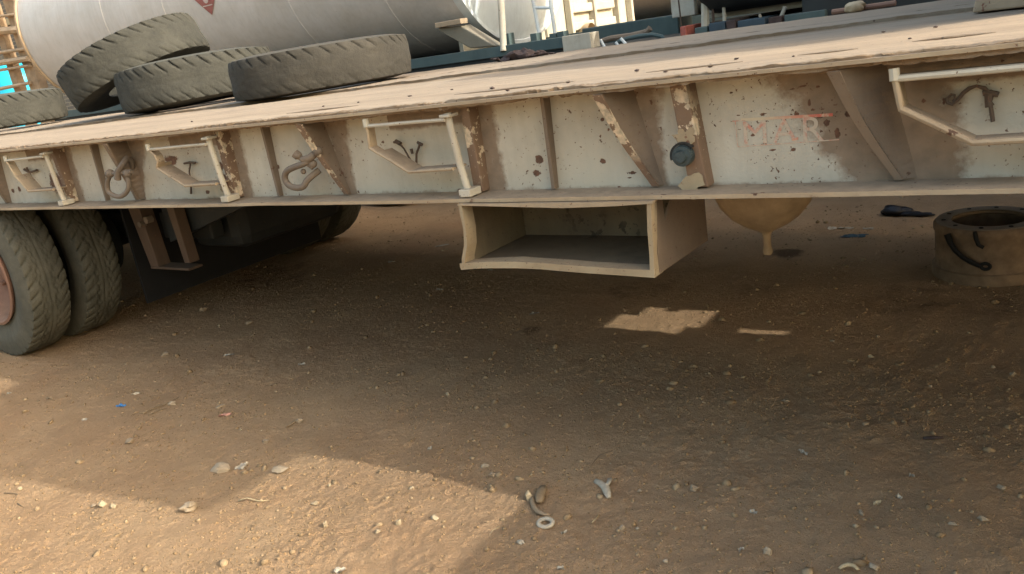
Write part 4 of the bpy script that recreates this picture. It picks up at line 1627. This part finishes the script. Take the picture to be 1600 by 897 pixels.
# ================================================================== BRAKE DRUM
DX, DY = -.41, 2.22
D = thing('brake_drum', (DX, DY, 0), 'rusty brown brake drum standing on the ground at right', 'brake drum')
R0, H0 = .225, .25
b = MB()
b.lathe([(.0, .01), (R0 - .03, .01), (R0 - .03, H0 - .03), (.165, H0 - .022), (.150, H0 - .012), (.148, H0), (R0 - .008, H0 + .001), (R0, H0 - .008), (R0 + .001, H0 - .03), (R0 - .006, H0 - .045),
         (R0 - .008, .07), (R0 - .004, .055), (R0 + .006, .05), (R0 + .008, .02), (R0 + .004, .0), (.0, .0)], (DX, DY, 0), 'Z', 56)
b.build('drum_shell', M['drum'], D, smooth=1)
b = MB()
b.lathe([(.152, H0 + .002), (.152, H0 + .005), (R0 - .012, H0 + .005), (R0 - .010, H0 + .002)], (DX, DY, 0), 'Z', 56)
b.build('mounting_face', M['drum_top'], D, smooth=1)
for k in range(10):
    a = 2 * PI * (k + .4) / 10
    b = MB()
    b.lathe([(.0, .0), (.0095, .0), (.0095, .002)], (DX + .183 * math.cos(a), DY + .183 * math.sin(a), H0 + .0055), 'Z', 12)
    b.build('bolt_hole', M['black'], D)
# curved lever leaning on it
b = MB()


def drum_pt(px_, py_, r=R0 + .016):
    d = ray(px_, py_)
    o_ = np.array([0, CAMY, CAMZ])
    A = d[0] ** 2 + d[1] ** 2
    ox, oy = o_[0] - DX, o_[1] - DY
    B = 2 * (d[0] * ox + d[1] * oy)
    Cc = ox * ox + oy * oy - r * r
    disc = B * B - 4 * A * Cc
    t = (-B - math.sqrt(max(disc, 0))) / (2 * A)
    return tuple(o_ + d * t)


pts = [(1480, 366), (1485, 380), (1493, 392), (1504, 402), (1518, 410), (1532, 416)]
b.tube([drum_pt(*p) for p in pts], [.024, .021, .018, .018, .019, .018], 10, squash=.6)
c = drum_pt(1540, 416)
b.tube([(c[0] + .017 * math.cos(a), c[1] - .004, c[2] + .013 * math.sin(a)) for a in np.linspace(0, 2 * PI, 15)[:-1]], .008, 8, closed=True)
tag(b.build('brake_lever', M['black'], None, smooth=1), 'dark curved brake lever leaning on the rusty drum', 'lever')
b = MB()
pts = [(1523, 362), (1525, 373), (1529, 383), (1537, 387)]
b.tube([drum_pt(*p) for p in pts], [.008, .010, .009, .008], 8)
tag(b.build('drum_hook', M['black'], None, smooth=1), 'short dark hook on the drum right above the curved lever', 'hook')

# ================================================================== TANKER BEHIND
K = thing('tank_truck', (-7.2, 4.4, 0), 'pale grey tanker with rounded tank parked behind the tyre-loaded trailer', 'tanker')
XT0, XT1 = -10.9, -4.28
YT, ZT, RT = 4.45, 2.26, .98
prof = []
b = MB()
prof = [(0.0, XT0 - .26), (.35, XT0 - .25), (.66, XT0 - .18), (.86, XT0 - .08), (RT, XT0 + .04), (RT, XT0 + .3)]
prof += [(RT, x) for x in np.linspace(XT0 + .5, XT1, 12)]
b.lathe(prof, (0, YT, ZT), 'X', 72)
b.build('tank_shell', M['tank'], K, smooth=1)
b = MB()
b.lathe([(RT + .006, XT1 - .05), (RT + .012, XT1 - .01), (RT + .006, XT1 + .035), (RT - .02, XT1 + .04), (RT - .03, XT1 + .02)], (0, YT, ZT), 'X', 72)
b.build('end_ring', M['tank_end'], K, smooth=1)
b = MB()
b.lathe([(RT - .028, XT1 + .015), (.85, XT1 + .06), (.6, XT1 + .10), (.3, XT1 + .125), (0, XT1 + .13)], (0, YT, ZT), 'X', 72)
b.build('end_dish', M['tank_end'], K, smooth=1)
b = MB()
b.lathe([(RT + .004, XT0 + .02), (RT + .022, XT0 + .03), (RT + .022, XT0 + .07), (RT + .004, XT0 + .08)], (0, YT, ZT), 'X', 72)
b.build('end_band', M['wood_pale'], K, smooth=1)
for x in (-9.0, -7.9, -6.1, -5.0):
    b = MB()
    b.lathe([(RT - .002, x - .012), (RT + .004, x - .005), (RT + .004, x + .005), (RT - .002, x + .012)], (0, YT, ZT), 'X', 72)
    b.build('weld_seam', M['tank'], K, smooth=1)
# placard
c = onY(320, 5, 3.5)
pc = onY(319, -8, 3.47)
ang0 = math.asin(min(1, (pc[2] - ZT) / RT))
b = MB()
hw = .19


def on_tank(x, dz, r=RT + .006):
    z = pc[2] + dz
    s = (z - ZT) / r
    return (x, YT - r * math.sqrt(max(0, 1 - s * s)), z)


n = 6
for i in range(n):
    for j in range(n):
        def q(u, v_):      # diamond coordinates
            return on_tank(pc[0] + (u - v_) * hw, (u + v_ - 1) * hw)
        b.add([q(i / n, j / n), q((i + 1) / n, j / n), q((i + 1) / n, (j + 1) / n), q(i / n, (j + 1) / n)], [(0, 1, 2, 3)])
plc = b.build('hazard_placard', M['placard'], K)
b = MB()
n_ = 14
rr = .04
b.add([on_tank(pc[0] + rr * math.cos(a), -.04 + rr * math.sin(a), RT + .010) for a in np.linspace(0, 2 * PI, n_ + 1)[:-1]], [tuple(range(n_))])
b.add([on_tank(pc[0] + s * .075, dz, RT + .010) for s, dz in ((-1, -.105), (1, -.105), (1, -.095), (-1, -.095))], [(0, 1, 2, 3)])
b.build('placard_print', M['placard_print'], plc)
# saddle, chassis
b = MB()
s0, s1 = onY(680, 44, 3.62), onY(722, 40, 3.62)
e0, e1 = onY(735, 76, 3.62), onY(775, 72, 3.62)
b.hexa([(e0[0], 3.62, e0[2]), (e1[0], 3.62, e1[2]), (e1[0], 3.74, e1[2]), (e0[0], 3.74, e0[2]),
        (s0[0], 3.60, s0[2]), (s1[0], 3.60, s1[2]), (s1[0], 3.74, s1[2]), (s0[0], 3.74, s0[2])])
b.build('tank_saddle', M['saddle_shade'], K, bevel=.01)
b = MB()
p0, p1 = onY(682, 40, 3.58), onY(722, 36, 3.58)
b.box(p0[0], p1[0], 3.56, 3.66, p0[2] - .02, p0[2] + .02)
b.build('saddle_cap', M['flange'], K, bevel=.004)
b = MB()
b.box(-4.46, -4.42, 3.80, 5.1, 1.25, 1.42)
b.build('saddle_plate', M['white'], K)
for y in (3.62, 5.1):
    b = MB()
    b.box(-11.2, -3.12, y, y + .08, 1.205, 1.285)
    b.build('chassis_rail', M['teal'], K, bevel=.004)
b = MB()
b.box(-3.34, -3.10, 3.60, 3.74, 1.175, 1.287)
b.build('rail_end_plate', M['cream'], K, bevel=.004)
b = MB()
b.box(-11, -3.6, 3.8, 5.0, .75, 1.20)
b.build('chassis_frame', M['dark'], K)
b = MB()
b.box(-11, -3.25, 3.64, 3.68, .72, 1.20)
b.build('side_guard', M['dark'], K)
b = MB()
pt, pb = onY(781, -30, 3.75), onY(787, 80, 3.62)
b.tube([(pt[0], 3.75, 2.6), (pt[0], 3.75, pt[2]), tuple(pb)], .028, 10)
b.build('drain_pipe', M['cream'], K, smooth=1)
for x0_, x1_ in ((833, 845), (860, 869)):
    b = MB()
    p, q = onY(x0_, 0, 3.85), onY(x1_, 64, 3.85)
    d = p - q
    b.tube([tuple(q), tuple(p), tuple(p + d * 3.5)], .016, 8)
    b.build('ladder_stile', M['tank_end'], K, smooth=1)
for yy in (12, -30, -72):
    p, q = onY(836 + (12 - yy) * -.12, yy, 3.85), onY(863 + (12 - yy) * -.1, yy + .5, 3.85)
    b = MB()
    b.tube([tuple(p), tuple(q)], .012, 8)
    b.build('ladder_rung', M['tank_end'], K, smooth=1)
for (x, y) in ((838, 60), (868, 60), (795, 60), (880, 57)):
    c = onY(x, y, 3.8)
    MB().box(c[0] - .03, c[0] + .03, 3.76, 3.84, 1.24, c[2] + .04).build('bracket', M['teal'], K, bevel=.004)
for x in (-5.5, -6.8, -10.2):
    for y in (3.75, 4.95):
        w = bpy.data.objects.new('wheel', rim_me)
        COL.objects.link(w)
        w.parent = K
        w.location = Vector((x, y, .50)) - Vector(K.location)
        add_tyre(w)

# ================================================================== WHITE TRUCK BEHIND THE TANKER
WT = thing('white_truck', (-4.8, 6.4, 0), 'white truck front with raised sunlit panels beside the tank end', 'truck')
XF = -4.45
b = MB()
b.box(XF - 2.0, XF, 5.2, 6.98, 1.24, 3.4)
b.build('cab_body', M['white'], WT, bevel=.03)
for k, z in enumerate((1.30, 1.47, 1.64, 1.81, 1.98, 2.2)):
    b = MB()
    b.box(XF + .002, XF + .05, 5.62, 6.55, z, z + .085)
    b.build('raised_panel', M['white'], WT, bevel=.012)
for y in (5.56, 6.05, 6.58, 6.90):
    b = MB()
    b.box(XF + .003, XF + .075, y, y + .05, 1.28, 2.6)
    b.build('panel_post', M['cream'], WT, bevel=.008)
b = MB()
b.box(XF - .3, XF + .12, 5.45, 6.98, 1.0, 1.20)
b.build('bumper', M['white'], WT, bevel=.02)
b = MB()
b.lathe([(0, -.02), (.07, -.015), (.085, .02), (.085, .08)], (XF + .1, 5.75, 1.27), 'X', 20)
b.build('round_lamp', M['funnel'], WT, smooth=1)
b = MB()
b.box(XF - 2, XF - .1, 5.6, 6.9, .4, .99)
b.build('chassis_frame', M['dark'], WT)
for x in (XF - .8, XF - 5):
    for y in (5.7, 7.4):
        w = bpy.data.objects.new('wheel', rim_me)
        COL.objects.link(w)
        w.parent = WT
        w.location = Vector((x, y, .50)) - Vector(WT.location)
        add_tyre(w)

# grey tank farther back
GT = thing('grey_tank_trailer', (-5.0, 10.0, 0), 'large smooth grey tank behind the white truck', 'tank')
b = MB()
b.lathe([(0, -9.2), (1.0, -9.0), (1.5, -8.7), (1.5, -1.8), (1.0, -1.5), (0, -1.4)], (0, 10.0, 2.75), 'X', 64)
b.build('tank_shell', M['tank'], GT, smooth=1)
b = MB()
b.box(-9, -1.6, 9.0, 11, .4, 1.24)
b.build('chassis_frame', M['teal'], GT, bevel=.02)

# ================================================================== CREAM TRUCK AT THE RIGHT, BACK
CT = thing('cream_truck', (-1.5, 4.6, 0), 'cream truck chassis with posts and a black underbelly at the top right', 'truck')
a0 = onY(1052, 14, 4.0)
b = MB()
b.box(-2.63, -2.45, 4.0, 4.06, 1.295, 1.75)
b.box(-2.40, -2.27, 4.0, 4.06, 1.29, 1.75)
b.build('side_panel', M['cream'], CT, bevel=.006)
pA, pB = onY(1110, 29, 4.02), onY(1283, 8, 4.02)
b = MB()
b.hexa([(pA[0], 4.02, pA[2]), (pB[0], 4.02, pB[2]), (pB[0], 5.2, pB[2]), (pA[0], 5.2, pA[2]),
        (pA[0], 4.02, 1.40), (pB[0], 4.02, 1.40), (pB[0], 5.2, 1.40), (pA[0], 5.2, 1.40)])
b.build('frame_rail', M['cream'], CT, bevel=.006)
b = MB()
b.box(-2.6, 2.5, 4.1, 5.0, 1.47, 3.3)
b.build('cargo_body', M['cream'], CT, bevel=.02)
b = MB()
pc_ = onY(1195, 3, 3.9)
b.lathe([(0, -.42), (.26, -.42), (.30, -.36), (.30, .40), (.26, .46), (0, .46)], (pc_[0], 3.98, pc_[2] + .27), 'X', 36)
b.build('fuel_tank', M['dark'], CT, smooth=1)
b = MB()
b.box(-2.55, 2.4, 4.3, 5.2, .70, 1.22)
b.build('chassis_frame', M['black'], CT)
for (x0_, y0_, x1_, y1_, r, mt) in ((1102, -20, 1102, 44, .030, 'cream'), (1112, -20, 1115, 40, .010, 'rust'), (1130, -10, 1132, 36, .013, 'white'),
                                    (1060, 0, 1066, 50, .006, 'rust'), (1187, 22, 1189, 32, .010, 'cream'), (1227, 10, 1220, 28, .014, 'cream')):
    p, q = onY(x0_, y0_, 3.85), onY(x1_, y1_, 3.85)
    b = MB()
    b.tube([tuple(p), tuple(q)], r, 8)
    b.build('upright_pipe', M[mt], CT, smooth=1)
for (x0_, x1_, y0_, y1_, mt, nm) in ((1062, 1073, 42, 62, 'redpost', 'red_bracket'), (1107, 1134, 37, 56, 'blue_box', 'blue_box'), (1134, 1150, 33, 54, 'rag', 'bracket'),
                                     (1152, 1196, 33, 52, 'blue_box', 'blue_box'), (1085, 1106, 44, 62, 'teal', 'bracket'), (1200, 1222, 28, 48, 'rag', 'bracket'),
                                     (1225, 1290, 24, 40, 'teal', 'step_box')):
    p, q = onY(x0_, y0_, 3.7), onY(x1_, y1_, 3.7)
    b = MB()
    b.box(p[0], q[0], 3.7, 4.0, q[2] - .06, p[2])
    b.build(nm, M[mt], CT, bevel=.005)
b = MB()
b.box(-1.63, .5, 3.75, 4.0, .9, 1.6)
b.build('mud_guard', M['dark'], CT, bevel=.02)
for x in (-1.0, .4):
    w = bpy.data.objects.new('wheel', rim_me)
    COL.objects.link(w)
    w.parent = CT
    w.location = Vector((x, 4.3, .50)) - Vector(CT.location)
    add_tyre(w)

# teal junk between
J = thing('teal_chassis', (-3.1, 4.8, 0), 'dark teal steel chassis parts with bent pipes between the trucks', 'chassis')
p, q = onY(990, 30, 4.6), onY(1062, 62, 4.6)
MB().box(p[0] - .5, q[0], 4.6, 4.9, .6, 1.315).build('chassis_box', M['teal'], J, bevel=.01)
b = MB()
P = [onY(x, y, 3.9) for x, y in ((965, 66), (980, 60), (1000, 56), (1020, 54), (1034, 57), (1042, 66))]
b.tube([tuple(p_) for p_ in P], .016, 8)
b.build('bent_pipe', M['teal'], J, smooth=1)
for (x0_, y0_, x1_, y1_) in ((938, 62, 945, 70), (962, 66, 970, 74), (970, 60, 984, 72), (926, 74, 932, 82)):
    b = MB()
    b.tube([tuple(onY(x0_, y0_, 3.8)), tuple(onY(x1_, y1_ + 4, 3.8))], .012, 8)
    b.build('strut', M['tank_end'], J, smooth=1)
b = MB()
P = [onY(x, y, 3.95) for x, y in ((935, 66), (955, 60), (985, 56), (1010, 50), (1016, 44))]
b.tube([tuple(p_) for p_ in P], [.02, .022, .022, .02, .024], 8)
b.build('rusty_arm', M['brown'], J, smooth=1)
MB().box(-3.55, -1.6, 3.72, 4.55, .5, 1.17).build('lower_frame', M['dark'], J)

# ================================================================== LEFT BACKGROUND
RK = thing('timber_rack', (-12.5, 4.3, 0), 'bare timber rack with a post and stacked rungs left of the tank', 'rack')
YR = 4.2
for (xl, xr, mt, h0) in ((22, 39, 'wood', 0), (-6, 4, 'wood', .02)):
    a, c = onY(xl, 60, YR), onY(xr, 60, YR)
    b = MB()
    b.box(a[0], c[0], YR + h0, YR + .12, .3, 3.6)
    b.build('post', M[mt], RK, bevel=.008)
for k, (yL, yR, th) in enumerate(((-6, -12, .03), (26, 20, .028), (48, 45, .075), (84, 76, .035), (100, 92, .06), (112, 103, .03), (144, 130, .035), (172, 160, .03))):
    a, c = onY(-60, yL + 9, YR - .07), onY(42, yR, YR - .07)
    b = MB()
    b.tube([(a[0], YR - .03, a[2]), ((a[0] + c[0]) / 2, YR - .035, (a[2] + c[2]) / 2 + .01), (c[0], YR - .03, c[2])], th, 8, squash=.7)
    b.build('rung', M['wood_pale'], RK, smooth=1)
BT = thing('blue_water_tank', (-20.6, 8.2, 0), 'bright blue plastic water tank behind the timber rack', 'water tank')
c = onY(30, 135, 8.0)
b = MB()
rr = .58
b.lathe([(0, c[2] + rr * .98)] + [(rr * math.sin(a), c[2] + rr * math.cos(a)) for a in np.linspace(.15, PI / 2, 9)] + [(rr, .02)], (c[0], 8.0, 0), 'Z', 40)
b.build('tank_body', M['blue'], BT, smooth=1)

BB = thing('block_building', (-30, 14, 0), 'grey block building with cream bands behind the timber rack', 'building')
b = MB()
b.box(-70, 14, 12.0, 12.4, 0, 9.5)
b.build('wall', M['block'], BB)
for z in (2.78, 4.02, 5.3):
    b = MB()
    b.box(-70, 14, 11.93, 11.998, z, z + .20)
    b.build('band', M['beige'], BB)

# unseen truck shape added at the right to shade the lane behind the trailer
OT = thing('shade_truck', (5, 3.0, 0), 'unseen truck-shaped block added beyond the right side to cast shade', 'truck')
b = MB()
b.box(1.2, 7.0, 2.9, 4.06, .5, 4.6)
b.build('shade_box', M['brown'], OT, bevel=.03)  # plain box added only for the shade it casts
for x in (2.0, 6.0):
    w = bpy.data.objects.new('wheel', rim_me)
    COL.objects.link(w)
    w.parent = OT
    w.location = Vector((x, 3.2, .50)) - Vector(OT.location)
    add_tyre(w)
